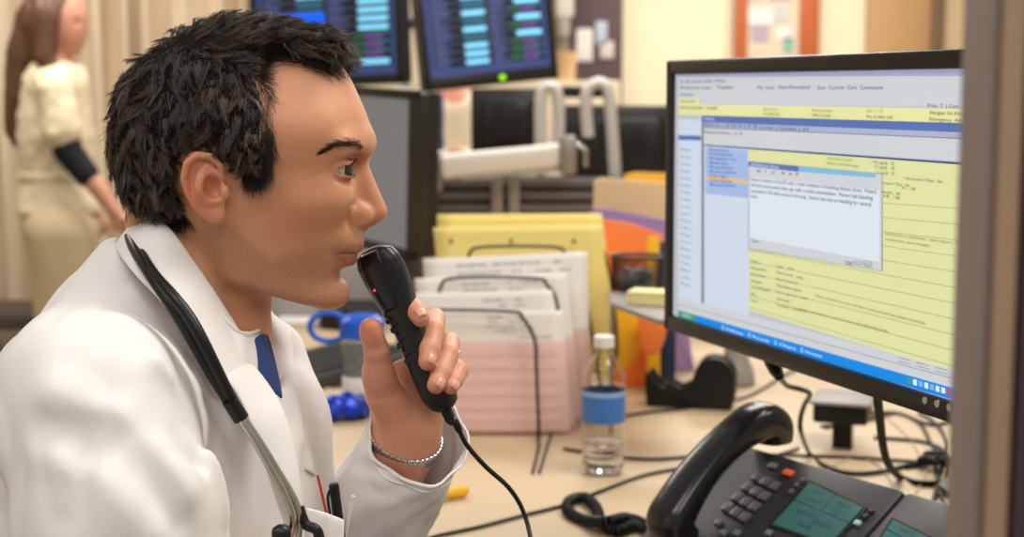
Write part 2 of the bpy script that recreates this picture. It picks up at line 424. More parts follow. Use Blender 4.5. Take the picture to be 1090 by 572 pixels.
def head_col(V):
    n = len(V); base = np.array(srgb(214, 153, 118)[:3]); c = np.tile(base, (n, 1))
    Q = mirror(V)
    def blend(w, rgb):
        t = np.array(srgb(*rgb)[:3]); w = np.clip(w, 0, 1)[:, None]; c[:] = c*(1-w)+t*w
    sm = lambda d, a, b: np.clip((b-d)/(b-a), 0, 1)
    # beard shadow
    xx = V[:, 0]; zz = V[:, 2]
    line = np.interp(xx, [_x(232), _x(262), _x(300), _x(345), _x(385)], [_z(205), _z(225), _z(262), _z(250), _z(243)])
    w = np.clip((line-zz)/.012, 0, 1)*np.clip((xx-_x(228))/.012, 0, 1)*np.clip((zz-_z(338))/.012, 0, 1)
    nn = vnoise(V, 1400, 3)*.35+.65
    blend(w*.48*nn, (128, 92, 76))
    # redness
    blend(.30*sm(np.linalg.norm(Q-px(404, 228), axis=1), .004, .022), (205, 110, 84))
    blend(.28*sm(np.linalg.norm(Q-px(320, 225, -.055), axis=1), .01, .045), (204, 118, 88))
    ear = sm(np.abs(Q[:, 1]-(YM-.092)), .012, .02)*sm(np.linalg.norm(Q[:, [0, 2]]-px(218, 198)[[0, 2]], axis=1), .028, .037)
    blend(.45*ear, (206, 116, 90))
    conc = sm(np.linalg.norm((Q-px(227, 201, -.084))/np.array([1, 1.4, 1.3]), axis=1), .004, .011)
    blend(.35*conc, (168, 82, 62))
    # lips
    up = chain(Q, [hit(382, 264.5), hit(374, 265.5), hit(366, 267.5), hit(358, 270)], [.0030, .0028, .0018, .0006])
    lo = chain(Q, [hit(374.5, 278), hit(371, 278), hit(365, 275.5), hit(358, 271.5)], [.0048, .0042, .0026, .0006])
    up = np.minimum(up, chain(Q, [px(382, 264.5), hit(382, 264.5)], [.0036, .0036])); lo = np.minimum(lo, chain(Q, [px(374, 278), hit(374.5, 278)], [.0056, .0056]))
    blend(.62*sm(np.minimum(up, lo), -.0010, .0016), (176, 98, 84))
    ml = chain(Q, [hit(378, 270.3), hit(370, 270.3), hit(363, 270.2), hit(358, 270.6)], [.0006]*4)
    blend(.75*sm(ml, .0001, .0010), (92, 46, 40))  # shade of the crease between the lips, painted as a dark line
    inside = ell(Q, px(366, 270), [.0155, .0125, .0026])
    blend(1.0*sm(inside, -.0006, .0008)*(Q[:, 0] < _x(372)), (70, 30, 28))  # inner darkness of the mouth opening, painted into the pigment
    # eyelid rim and crease
    e = EL[0]
    dl = np.abs(np.linalg.norm(Q-e, axis=1)-.0128)
    blend(.55*sm(dl, .0003, .0010), (120, 70, 56))
    blend(.25*sm(np.linalg.norm((Q-e)/np.array([1, 1, .9]), axis=1), .013, .019), (165, 104, 82))
    # scalp shows dark beneath the hair
    return c
SKIN = attr_mat('skin', .46, sss=.18, bump=.35, bscale=900, spec=.42)
hv = laplace(hv, hf, 1, .35)
doctor = thing('person', 'man in a white coat with short dark hair talking into a handheld microphone', 'person', (-.31, YM, 0))

# ------------------------------------------------------------------ hand, wrist and forearm
def hp(x, y, Y): return W(x, y, Y)
fing = {  # MCP, PIP, DIP, tip and radii
 'index': ([hp(446, 392, 1.262), hp(427, 324, 1.262), hp(433, 321, 1.222), hp(448, 339, 1.196)], [.0115, .0102, .0092, .0078]),
 'middle': ([hp(458, 398, 1.272), hp(462, 340, 1.262), hp(461, 352, 1.216), hp(455, 385, 1.190)], [.0115, .0102, .0092, .0080]),
 'ring': ([hp(466, 414, 1.272), hp(478, 365, 1.262), hp(477, 377, 1.216), hp(464, 410, 1.186)], [.0110, .0097, .0090, .0078]),
 'little': ([hp(466, 430, 1.266), hp(485, 392, 1.258), hp(488, 395, 1.216), hp(480, 412, 1.195)], [.0100, .0086, .0080, .0068]),
}
WR = hp(430, 474, 1.245); EB = hp(372, 640, 1.33)
def hand_fn(P):
    fa = cap(P, EB, WR, .038, .026)
    wri = ell(P, hp(430, 468, 1.243), [.0285, .0205, .03], rotY(-20))
    d = smin(fa, wri, .02)
    pm = ell(P, hp(431, 425, 1.252), [.030, .0150, .040], rotY(-24))
    d = smin(d, pm, .014)
    # heel of the hand and the ball of the thumb
    d = smin(d, chain(P, [hp(428, 452, 1.232), hp(409, 420, 1.222), hp(402, 398, 1.212)], [.0185, .0175, .0130]), .012)
    d = smin(d, chain(P, [hp(448, 455, 1.240), hp(460, 428, 1.252)], [.0170, .0145]), .012)
    for k, (p, r) in fing.items():
        d = smin(d, cap(P, hp(434, 452, 1.254), p[0], .013, r[0]), .008)
    th = chain(P, [hp(404, 402, 1.212), hp(401, 374, 1.202), hp(394.5, 350, 1.196)], [.0130, .0112, .0092], .002)
    th = smin(th, ell(P, hp(395, 356, 1.195), [.0098, .0088, .013], rotY(14)), .003)
    fd = None
    for k, (p, r) in fing.items():
        c = chain(P, p, r, .002)
        c = smin(c, cap(P, p[2], p[2]*.4+p[3]*.6, r[2]*.9, r[2]*1.0), .003)
        fd = c if fd is None else smin(fd, c, .0012)
    d = smin(d, fd, .0035)
    d = smin(d, th, .008)
    return d
print('hand')
av, af = sculpt(hand_fn, [hp(360, 0, 1.2)[0]-.03, 1.15, hp(0, 545, 1.24)[2]-.005], [hp(510, 0, 1.24)[0], 1.33, hp(0, 300, 1.24)[2]], .00125)
def hand_col(V):
    c = np.tile(np.array(srgb(212, 150, 122)[:3]), (len(V), 1))
    def blend(w, rgb):
        w = np.clip(w, 0, 1)[:, None]; c[:] = c*(1-w)+np.array(srgb(*rgb)[:3])*w
    for k, (p, r) in fing.items():
        blend(.5*np.clip((.013-np.linalg.norm(V-p[3], axis=1))/.010, 0, 1), (208, 122, 100))
        blend(.35*np.clip((.012-np.linalg.norm(V-p[2], axis=1))/.008, 0, 1), (206, 130, 104))
    blend(.6*np.clip((.016-np.linalg.norm(V-hp(394, 350, 1.19), axis=1))/.012, 0, 1), (206, 116, 90))
    blend(.3*np.clip((.03-np.linalg.norm(V-hp(415, 425, 1.21), axis=1))/.02, 0, 1), (206, 132, 106))
    return c
av = laplace(av, af, 1, .4)
# trunk and thighs, hidden by the coat
def trunk_fn(P):
    d = cap(P, W(170, 470, YM), W(120, 700, YM), .115, .12)
    d = smin(d, cap(P, W(120, 430, 1.07), W(230, 430, 1.33), .05, .05), .05)
    d = smin(d, cap(P, px(213, 360), px(200, 430), .058, .06), .03)
    d = smin(d, chain(P, [W(125, 430, 1.04), W(135, 700, 1.02), np.array([-.10, 1.02, .86])], [.045, .036, .03]), .02)
    d = smin(d, chain(P, [W(235, 430, 1.36), EB], [.045, .036]), .02)
    hp_ = np.array([-.36, YM, .58])
    d = smin(d, cap(P, W(120, 700, YM), hp_, .12, .13), .05)
    for s in (-1, 1):
        kn = np.array([.02, YM+s*.13, .58]); d = smin(d, cap(P, np.array([-.34, YM+s*.09, .56]), kn, .08, .058), .03)
        an = np.array([.0, YM+s*.14, .12]); d = smin(d, cap(P, kn, an, .055, .038), .02)
        d = smin(d, cap(P, an+np.array([-.02, 0, -.04]), an+np.array([.15, s*.02, -.075]), .035, .026), .02)
    return d
tv, tf = sculpt(trunk_fn, [-.56, .94, .0], [.20, 1.48, 1.20], .009)
off1 = len(hv); off2 = off1+len(av)
BV_ = np.concatenate([hv, av, tv]); BF_ = np.concatenate([hf, af+off1, tf+off2])
body = mesh_np('body', BV_, BF_, SKIN, doctor)
set_pigment(body.data, np.concatenate([head_col(hv), hand_col(av), np.tile(np.array(srgb(208, 146, 112)[:3]), (len(tv), 1))]))
# eyes
def eyeball(c, yaw=0):
    o = MB(); n = 28
    prof = []
    Rm = Vector((1, -.52, -.06)).to_track_quat('Z', 'Y').to_matrix()
    R = .01215
    for i in range(23):
        a = PI*i/22; prof.append((max(R*math.sin(a), 1e-5), -R*math.cos(a)))
    fm = MB(); V = []
    fm.lathe(prof, c, Rm, n)
    for k, f in enumerate(fm.f):
        cc = np.mean([fm.v[i] for i in f], axis=0)-np.asarray(c); ang = math.degrees(math.acos(max(-1, min(1, Vector(cc).normalized().dot(Rm @ Vector((0, 0, 1)))))))
        fm.mi[k] = 2 if ang < 12 else (1 if ang < 29 else 0)
    return fm
EM = [mat('eye_white', (196, 182, 174), .15, vscale=300), mat('iris_brown', (70, 48, 34), .1, vscale=900, var=.3), mat('pupil_black', (8, 8, 8), .05)]
for c in EL: eyeball(c).build('eyeball', EM, doctor, auto=False)
tb = MB()
for s in range(-3, 4): tb.box(px(366-abs(s)*1.6, 266.3, s*.0058), (.003, .0054, .006), bev=.0012)
tb.build('teeth', mat('tooth_enamel', (235, 228, 214), .2), doctor)
# lashes and brows: short tapered hairs
def strands(roots, dirs, lens, rad, curl=None, nseg=5, nside=3, bend=None, gravity=None, seed=1):
    rs = np.random.RandomState(seed); N = len(roots); P = np.array(roots, float); D = np.array(dirs, float)
    D /= np.linalg.norm(D, axis=1)[:, None]; pts = [P.copy()]; lens = np.broadcast_to(lens, (N,))
    for k in range(nseg):
        if bend is not None: D = bend(P, D, k/nseg)
        D /= np.linalg.norm(D, axis=1)[:, None]+1e-9
        P = P+D*(lens/nseg)[:, None]; pts.append(P.copy())
    A = np.stack(pts, 1)                        # N, nseg+1, 3
    T = np.gradient(A, axis=1); T /= np.linalg.norm(T, axis=2)[..., None]+1e-9
    ref = rs.normal(size=(N, 1, 3)); U = np.cross(T, ref); U /= np.linalg.norm(U, axis=2)[..., None]+1e-9; Vv = np.cross(T, U)
    w = np.linspace(1, 0.12, nseg+1)**.7
    rad = np.broadcast_to(rad, (N,))
    rings = []
    for s in range(nside):
        a = 2*PI*s/nside; rings.append(A+(math.cos(a)*U+math.sin(a)*Vv)*(rad[:, None]*w[None])[..., None])
    V = np.stack(rings, 2)                      # N, seg+1, side, 3
    m = nseg+1; base = (np.arange(N)*m*nside)[:, None, None]
    i = np.arange(nseg)[None, :, None]; j = np.arange(nside)[None, None, :]; j2 = (j+1) % nside
    q = np.stack([base+i*nside+j, base+i*nside+j2, base+(i+1)*nside+j2, base+(i+1)*nside+j], -1).reshape(-1, 4)
    return V.reshape(-1, 3), q
HAIR = mat('dark_hair', (38, 28, 23), .42, var=.35, vscale=40, spec=.55)
def project(P, fn, it=4):
    """slide points on to the surface fn=0"""
    for _ in range(it):
        d = fn(P); e = 6e-4; g = np.stack([fn(P+np.eye(3)[i]*e)-d for i in range(3)], 1)/e
        g /= np.linalg.norm(g, axis=1)[:, None]+1e-9; P = P-g*d[:, None]
    return P, g
from mathutils.kdtree import KDTree
nrm_src = body.data
kd = KDTree(len(hv))
for i, v in enumerate(hv): kd.insert(v, i)
kd.balance()
HN = np.zeros((len(body.data.vertices), 3), dtype=np.float32); body.data.vertices.foreach_get('normal', HN.ravel()); HN = HN[:len(hv)]
from mathutils.bvhtree import BVHTree
HB = BVHTree.FromPolygons([tuple(v) for v in hv], [tuple(int(i) for i in f) for f in hf])
def ray(x, y):
    o = Vector((0, 0, CAM_Z)); d = Vector(W(x, y, 1.)) - o; h = HB.ray_cast(o, d.normalized())
    return (np.array(h[0]), np.array(h[1])) if h[0] is not None else (None, None)
def snap(P, dist=None):
    idx = np.array([kd.find(p)[1] for p in P]); return hv[idx], HN[idx].astype(float)
rs = np.random.RandomState(5)
# eyebrows
bm_ = [];
for side in (-1, 1):
    N = 680; t = rs.rand(N); s_ = rs.normal(size=N)*.36
    cx = np.interp(t, [0, .3, .65, 1], [387, 377, 362, 344]); cy = np.interp(t, [0, .3, .65, 1], [156.5, 153, 152.5, 162.5]); th = np.interp(t, [0, .15, .7, 1], [5.5, 7.0, 5.4, 2])
    cyl = np.interp(t, [0, .3, .65, 1], [-.009, -.021, -.037, -.052])
    hit = [ray(a, b+c*d) for a, b, c, d in zip(cx, cy, s_, th)]; okk = [h[0] is not None and h[0][1] < YM-.003 and h[0][0] > _x(335) for h in hit]
    Pn = np.array([h[0] for h, k in zip(hit, okk) if k]); Nn = np.array([h[1] for h, k in zip(hit, okk) if k]); t = t[np.array(okk)]; N = len(t)
    if side > 0: Pn[:, 1] = 2*YM-Pn[:, 1]; Nn[:, 1] *= -1
    Pn = Pn+rs.normal(size=Pn.shape)*.0004
    D = np.array([-.75, 0, .25])*1.0+np.stack([t*0, side*.6+t*0, -t*.5], 1)+rs.normal(size=(N, 3))*.12; D = D-Nn*(D*Nn).sum(1)[:, None]; D = D+Nn*.22
    bm_.append(strands(Pn-Nn*.0005, D, rs.uniform(.005, .009, N), .00013, nseg=3, seed=side+3))
V_ = np.concatenate([b[0] for b in bm_]); o_ = 0; Q_ = []
for b in bm_: Q_.append(b[1]+o_); o_ += len(b[0])
for b in bm_: mesh_np('eyebrow', b[0], b[1], HAIR, doctor)
# lashes
ls = []
for side, e in zip((-1, 1), EL):
    for up_ in (1, -1):
        N = 60 if up_ > 0 else 30; a = np.linspace(-32, 26, N)
        az = np.radians(a*1.0); el = np.radians(np.where(up_ > 0, 19*np.cos(az*.9), -18*np.cos(az*.9)))
        out = np.stack([np.cos(az)*np.cos(el), side*(.15+np.sin(az))*np.cos(el), np.sin(el)], 1)
        P = e+out*.0131; D = out+np.array([0, 0, .35*up_])
        ls.append(strands(P, D, .0062 if up_ > 0 else .003, .00017, nseg=4, seed=9, bend=lambda P, D, t, u=up_: D+np.array([0, 0, .22*u])))
V_ = np.concatenate([b[0] for b in ls]); o_ = 0; Q_ = []
for b in ls: Q_.append(b[1]+o_); o_ += len(b[0])
for i in (0, 2): mesh_np('eyelashes', np.concatenate([ls[i][0], ls[i+1][0]]), np.concatenate([ls[i][1], ls[i+1][1]+len(ls[i][0])]), HAIR, doctor)

# ------------------------------------------------------------------ hair
hair_top = [(111, 150), (113, 120), (115.7, 100), (123, 86), (135.6, 67), (152, 54), (173, 40), (192, 27), (213, 18.5), (234, 12.5), (255, 10), (280, 11), (303, 17), (325, 22), (343, 25), (357, 28), (369, 40), (377, 55), (375, 68)]
hair_bot = [(366, 75), (348, 70), (330, 66), (303, 61), (284, 58), (275, 66), (275, 82), (284, 100), (283, 125), (287, 145), (286, 165), (282, 182), (273, 190), (262, 186), (252, 192), (243, 184), (238, 176), (226, 166), (208, 161), (196, 172), (194, 195), (202, 216), (200, 228), (188, 232), (172, 238), (158, 236), (146, 229), (139, 224), (127, 207), (118, 186), (113, 165)]
poly = np.array([px(a, b)[[0, 2]] for a, b in hair_top+hair_bot])
def poly_sdf(p, v):
    n = len(v); d = np.full(len(p), 1e9); s = np.ones(len(p))
    for i in range(n):
        a = v[i]; b = v[i-1]; e = b-a; w = p-a
        t = np.clip((w@e)/(e@e), 0, 1); q = w-t[:, None]*e; d = np.minimum(d, (q*q).sum(1))
        c1 = p[:, 1] >= a[1]; c2 = p[:, 1] < b[1]; c3 = e[0]*w[:, 1] > e[1]*w[:, 0]
        flip = (c1 & c2 & c3) | (~c1 & ~c2 & ~c3); s = np.where(flip, -s, s)
    return s*np.sqrt(d)
pg_x = np.arange(poly[:, 0].min()-.03, poly[:, 0].max()+.03, .001); pg_z = np.arange(poly[:, 1].min()-.03, poly[:, 1].max()+.03, .001)
PG = poly_sdf(np.stack(np.meshgrid(pg_x, pg_z, indexing='ij'), -1).reshape(-1, 2), poly).reshape(len(pg_x), len(pg_z))
def hair2d(P):
    P = mirror(P); wk = .50+.50*np.clip((P[:, 0]-_x(150))/(_x(215)-_x(150)), 0, 1); k = (1+(YM/P[:, 1]-1)*wk)[:, None]; P = (P-np.array([0, 0, CAM_Z]))*np.concatenate([k, k, k], 1)+np.array([0, 0, CAM_Z])
    i = np.clip((P[:, 0]-pg_x[0])/.001, 0, len(pg_x)-1.001); j = np.clip((P[:, 2]-pg_z[0])/.001, 0, len(pg_z)-1.001)
    a = i.astype(int); b = j.astype(int); f = i-a; g = j-b
    return (PG[a, b]*(1-f)*(1-g)+PG[a+1, b]*f*(1-g)+PG[a, b+1]*(1-f)*g+PG[a+1, b+1]*f*g)
def scalp_fn(P):
    Q = mirror(P)
    d = smin(ell(Q, px(260, 128), [.0995, .0745, .083]), ell(Q, px(219, 160), [.070, .066, .074]), .03)
    d = smin(d, cap(Q, px(205, 215), px(213, 300), .056, .056), .03)
    d = smin(d, ell(Q, px(262, 165), [.07, .0745, .06]), .02)
    return d
# clump field used by both the hair mass and its strands
def flow2d(P):
    """combing direction (dx, dz) at world points, from hand set arrows on the photo"""
    K = [(165, 70, -.75, -.6), (190, 38, -.5, .7), (205, 60, -.3, -.9),
         (130, 110, .05, -1), (120, 170, .15, -1), (145, 215, .5, -1), (175, 225, .9, -.7), (190, 180, .35, -1), (165, 150, .1, -1), (150, 75, -.65, -.8), (180, 100, -.45, -.9), (215, 30, .5, .7), (222, 72, .05, -1),
         (230, 140, -.45, -.9), (250, 170, -.05, -1), (275, 175, .1, -1), (265, 120, -.45, -.9), (248, 92, .1, -1), (245, 45, .8, .3), (285, 40, .75, .5), (270, 25, .8, .5), (320, 40, .95, .2), (345, 35, .9, .1), (365, 45, .55, -.85), (372, 60, .1, -1), (232, 22, .8, .5)]
    kp = np.array([px(a, b)[[0, 2]] for a, b, _, _ in K]); kd_ = np.array([[c, d] for _, _, c, d in K]); kd_ = kd_/np.linalg.norm(kd_, axis=1)[:, None]
    p = P[:, [0, 2]]; D = np.zeros((len(P), 2)); w_ = np.zeros(len(P))
    for a, b in zip(kp, kd_):
        w = 1/(((p-a)**2).sum(1)+.0001)**1.5; D += w[:, None]*b; w_ += w
    return D/(np.linalg.norm(D, axis=1)[:, None]+1e-9)
def clump(P):
    F2 = flow2d(P); n2 = np.stack([-F2[:, 1], F2[:, 0]], 1)
    a = (P[:, [0, 2]]*n2).sum(1); b = (P[:, [0, 2]]*F2).sum(1)
    q = np.stack([a*150, P[:, 1]*60, b*26], 1)
    return vnoise(q, 1, 4)*.65+vnoise(q*2.3, 1, 8)*.35
def hairmass_fn(P):
    sc_ = scalp_fn(P); h2 = hair2d(P)
    thick = np.interp(h2, [-.05, -.02, -.008, 0], [.017, .0135, .0075, .0005])
    topb = np.clip((P[:, 2]-_z(70))/.03, 0, 1)*.012*np.clip((YM+.055-np.abs(P[:, 1]-YM)-YM)/.03, 0, 1)
    d = sc_-thick-topb
    # quiff roll at the front
    q = None
    d = smin(d, cap(P, px(352, 44, -.026), px(352, 44, .026), .0115), .012)
    d = smin(d, cap(P, px(320, 34, -.03), px(320, 34, .03), .010), .014)
    d = smax(d, h2+.0060, .004)
    return d+.0038*clump(P)
print('hair mass')
mv, mf = sculpt(hairmass_fn, [_x(104), YM-.11, _z(245)], [_x(386), YM+.11, _z(4)], .0018)
hm = mesh_np('hair', laplace(mv, mf, 1), mf, mat('hair_mass', (16, 12, 10), .75, var=.3, vscale=60, spec=.15), doctor)
HM = np.zeros((len(hm.data.vertices), 3), dtype=np.float32); hm.data.vertices.foreach_get('normal', HM.ravel())
HMv = np.zeros_like(HM); hm.data.vertices.foreach_get('co', HMv.ravel())
keep = np.where((HMv[:, 1] < YM+.06))[0]
NG = 3000; pick = rs.choice(keep, NG); GR = HMv[pick].astype(float); GN = HM[pick].astype(float)
def guide_dir(P, N, sd_=0, amp=.5):
    f = flow2d(P); a = vnoise(P, 34, 21)*amp+rs.normal(size=len(P))*.13
    T = np.stack([f[:, 0]*np.cos(a)-f[:, 1]*np.sin(a), np.zeros(len(P)), f[:, 0]*np.sin(a)+f[:, 1]*np.cos(a)], 1)
    T = T-N*(T*N).sum(1)[:, None]; return T/(np.linalg.norm(T, axis=1)[:, None]+1e-6)
topn = np.clip((GR[:, 2]-_z(85))/.05, 0, 1); h2r = hair2d(GR)
glen = rs.uniform(.015, .025, NG)*(1+.45*topn)*np.interp(h2r, [-.02, -.002], [1, .6])
SEG = 6; gp_ = [GR-GN*.0015]; D = guide_dir(GR, GN)+GN*(rs.uniform(.04, .22, NG)*(1+.5*topn))[:, None]; curl = rs.normal(size=NG)*.35
for k in range(SEG):
    D /= np.linalg.norm(D, axis=1)[:, None]; gp_.append(gp_[-1]+D*(glen/SEG)[:, None])
    side = np.cross(D, GN); D = D+side*(curl/SEG*2)[:, None]-GN*(((D*GN).sum(1)+.10)*.50)[:, None]
GPT = np.stack(gp_, 1)                                  # NG, SEG+1, 3
PER = 20; G_ = np.repeat(GPT, PER, 0); NS = NG*PER; gN = np.repeat(GN, PER, 0)
off = rs.normal(size=(NS, 3))*.0026; off -= gN*(off*gN).sum(1)[:, None]; off += gN*(rs.normal(size=NS)*.0006)[:, None]
tt = np.linspace(0, 1, SEG+1)[None, :, None]; stray = np.where(rs.rand(NS) < .12, 1.0, .25)[:, None, None]
A = G_+off[:, None, :]*(1-.80*tt**.8)+rs.normal(size=(NS, 1, 3))*.0016*stray*tt**1.5*2
A = A[:, :1]+(A-A[:, :1])*rs.uniform(.65, 1.15, NS)[:, None, None]
lim = np.repeat(rs.uniform(-.001, .0028, NG), PER)[:, None]*np.ones((1, SEG+1)); hh = hair2d(A.reshape(-1, 3)).reshape(NS, SEG+1); ex = np.maximum(hh-lim, 0); cdir = px(245, 130)-A; cdir[..., 1] = 0; cdir /= np.linalg.norm(cdir, axis=2)[..., None]
A = A+cdir*(ex*np.where(A[:, :, 0] < _x(378), 1.15, 0))[..., None]
T = np.gradient(A, axis=1); T /= np.linalg.norm(T, axis=2)[..., None]+1e-9; U = np.cross(T, rs.normal(size=(NS, 1, 3))); U /= np.linalg.norm(U, axis=2)[..., None]+1e-9; Vv = np.cross(T, U)
wd_ = (np.linspace(1, .15, SEG+1)**.6)[None, :, None]*rs.uniform(.00017, .00030, NS)[:, None, None]
R_ = np.stack([A+(math.cos(2*PI*q/3)*U+math.sin(2*PI*q/3)*Vv)*wd_ for q in range(3)], 2)
base_ = (np.arange(NS)*(SEG+1)*3)[:, None, None]; i_ = np.arange(SEG)[None, :, None]; j_ = np.arange(3)[None, None, :]; j2_ = (j_+1) % 3
hqq = np.stack([base_+i_*3+j_, base_+i_*3+j2_, base_+(i_+1)*3+j2_, base_+(i_+1)*3+j_], -1).reshape(-1, 4); hvv = R_.reshape(-1, 3)
mesh_np('hair_strands', hvv, hqq, attr_mat('hair_strand', .33, spec=.65), doctor)
hs = bpy.data.objects['hair_strands']
tone = np.repeat(np.clip(np.repeat(rs.uniform(0, .6, NG)**1.5, PER)+rs.uniform(0, .5, NS)**2, 0, 1), (SEG+1)*3)[:, None]
grey = np.clip(1-np.linalg.norm(hvv-px(276, 125, -.07), axis=1)/.05, 0, 1)[:, None]*.6
dk = np.array(srgb(36, 27, 22)[:3]); lt = np.array(srgb(108, 88, 76)[:3]); gy = np.array(srgb(140, 116, 100)[:3])
colh = dk*(1-tone)+lt*tone; colh = colh*(1-grey*tone)+gy*grey*tone
set_pigment(hs.data, colh)
# fine hairs on the skin at the temple, sideburn and nape that fray the hairline
N = 7500; b2 = []
edge = hair_bot
segs = [(hair_bot[i], hair_bot[i+1]) for i in range(len(hair_bot)-1)]
pts = []
for k in range(N):
    a, b = segs[rs.randint(len(segs))]; t = rs.rand(); x_ = a[0]*(1-t)+b[0]*t+rs.normal()*3.6; y_ = a[1]*(1-t)+b[1]*t+rs.normal()*3.6
    h = ray(x_, y_)
    if h[0] is not None: pts.append(h)
sp = np.array([h[0] for h in pts]); sn = np.array([h[1] for h in pts]); ok = ~((np.linalg.norm((sp-px(218, 199, -.085))[:, [0, 2]]/np.array([.8, 1]), axis=1) < .036) & (sp[:, 0] > _x(180))); sp = sp[ok]; sn = sn[ok]
f = flow2d(sp); T = np.stack([f[:, 0], f[:, 0]*0, f[:, 1]], 1)+rs.normal(size=sp.shape)*.22+sn*.25
sv, sq = strands(sp-sn*.0005, T, rs.uniform(.006, .016, len(sp)), .00017, nseg=4, seed=8, bend=lambda P, D, t: D)
mesh_np('hairline', sv, sq, HAIR, doctor)

# ------------------------------------------------------------------ white coat
COAT = mat('white_coat_cotton', (236, 233, 232), .8, bump=.12, bscale=1500, var=.02, sheen=.15, spec=.25)
A_ = lambda x, y, Y: W(x, y, Y)
def ridge(P, pts, r, dep):       # soft fold: height that is added along a path
    pts = [np.asarray(q) for q in pts]; d = None
    for i in range(len(pts)-1):
        a, b = pts[i], pts[i+1]; e = b-a; t = np.clip(((P-a)@e)/(e@e), 0, 1); q = np.linalg.norm(P-a-t[:, None]*e, axis=1); d = q if d is None else np.minimum(d, q)
    return dep*np.exp(-(d/r)**2)
def coat_fn(P):
    tor = ell(P, W(150, 600, YM+.01), [.170, .185, .235], rotY(4))
    tor = smin(tor, ell(P, W(165, 460, YM), [.125, .150, .095]), .06)
    sh = cap(P, W(95, 440, 1.035), W(240, 445, 1.35), .068, .062)
    tz = chain(P, [W(158, 314, YM), W(92, 405, 1.09)], [.057, .062])
    tz = smin(tz, cap(P, W(185, 350, YM), W(235, 405, 1.30), .050, .055), .04)
    d = smin(tor, sh, .05); d = smin(d, tz, .045)
    arm = chain(P, [W(100, 440, 1.035), W(128, 560, 1.0), W(140, 745, .985)], [.078, .0720, .066], .02)
    arm = smin(arm, cap(P, W(140, 745, .985), W(300, 800, .98), .064, .055), .02)
    d = smin(d, arm, .016)
    # far front of the coat and the far arm
    farc = chain(P, [W(296, 372, 1.27), W(300, 450, 1.25), W(300, 600, 1.24)], [.026, .036, .048], .02)
    d = smin(d, farc, .035)
    farm = chain(P, [W(244, 420, 1.37), W(300, 520, 1.385), W(368, 650, 1.355)], [.056, .052, .056], .02)
    d = smin(d, farm, .03)
    # open V at the throat
    d = smax(d, -cap(P, W(218, 290, YM), W(262, 368, YM-.005), .072, .046), .012)
    d = smax(d, -cap(P, W(262, 372, YM), W(292, 420, YM+.012), .034, .010), .010)
    # folds
    w1 = P+np.stack([vnoise(P, 9, 2), P[:, 0]*0, vnoise(P, 9, 6)], 1)*.03
    n = (1-np.abs(vnoise(w1*np.array([1, .6, .45]), 19, 5))*2)*.0040+(1-np.abs(vnoise(w1*np.array([1, .7, .6]), 40, 9))*2)*.0018
    d = d+n
    d = d-ridge(P, [W(60, 420, .96), W(150, 445, .95), W(205, 520, .96)], .016, .007)
    d = d+ridge(P, [W(40, 450, .95), W(140, 475, .94), W(190, 560, .95)], .010, .007)
    d = d-ridge(P, [W(15, 480, .94), W(100, 505, .93), W(160, 572, .94)], .014, .006)
    d = d+ridge(P, [W(165, 400, .98), W(190, 440, .98), W(208, 500, .99)], .007, .006)
    d = d-ridge(P, [W(175, 380, 1.0), W(215, 430, 1.0), W(236, 500, 1.01), W(246, 580, 1.02)], .010, .007)
    d = d+ridge(P, [W(196, 360, 1.02), W(228, 440, 1.04), W(252, 560, 1.05)], .006, .007)
    d = d-ridge(P, [W(268, 430, 1.08), W(288, 500, 1.07), W(296, 580, 1.07)], .010, .006)
    d = d+ridge(P, [W(255, 430, 1.07), W(272, 500, 1.06), W(278, 580, 1.06)], .007, .005)
    # shoulder seam
    d = d+ridge(P, [W(128, 306, 1.09), W(148, 330, 1.05), W(160, 352, 1.02)], .0025, .0018)
    # far lapel side folds
    d = d-ridge(P, [W(285, 345, 1.24), W(300, 390, 1.2), W(318, 470, 1.17)], .009, .006)
    d = d+ridge(P, [W(300, 350, 1.25), W(318, 410, 1.2), W(330, 480, 1.17)], .007, .005)
    return d
print('coat')
cv, cf = sculpt(coat_fn, [-.72, .85, .80], [.05, 1.50, 1.22], .0034)
mesh_np('coat', laplace(cv, cf, 2, .5), cf, COAT, doctor)
# far sleeve: a loft from elbow to an open cuff
def sleeve():
    pts = [W(352, 690, 1.35), W(372, 640, 1.345), W(384, 590, 1.315), W(398, 550, 1.285), W(412, 522, 1.265), W(428, 500, 1.252), W(437, 485, 1.246), W(446, 466, 1.243)]
    pts = catmull(pts, 5); rad = np.interp(np.linspace(0, 1, len(pts)), [0, .3, .55, .8, .93, 1], [.060, .056, .0500, .0455, .0440, .0465])
    P = np.array(pts); T = np.gradient(P, axis=0); T /= np.linalg.norm(T, axis=1)[:, None]
    rows = []; n = 56
    for i in range(len(P)):
        t = T[i]; U = np.cross(t, [0, 1, 0]); U /= np.linalg.norm(U); Vv = np.cross(U, t)
        row = []
        s = i/(len(P)-1)
        for k in range(n):
            a = 2*PI*k/n
            q = rad[i]*(1+.05*math.sin(3*a+s*9)*(1-s*.6)+.035*math.sin(5*a-s*14+1)+.02*math.sin(9*a+s*22))
            row.append(P[i]+q*(math.cos(a)*U*1.0+math.sin(a)*Vv*.86))
        rows.append(row)
    rows = np.array(rows); rel = rows-P[:, None, :]; ramp = np.clip((np.linspace(0, 1, len(P))-.55)/.45, 0, 1)[:, None, None]
    rows = rows+T[:, None, :]*rel[..., 1:2]*.72*ramp
    # slant the opening: the right side of the cuff sits lower
    inner = rows[::-1]
    return rows, T, P
rows, T_, P_ = sleeve()
mb = MB(); mb.quadgrid(np.concatenate([rows, rows[:, :1]], 1))
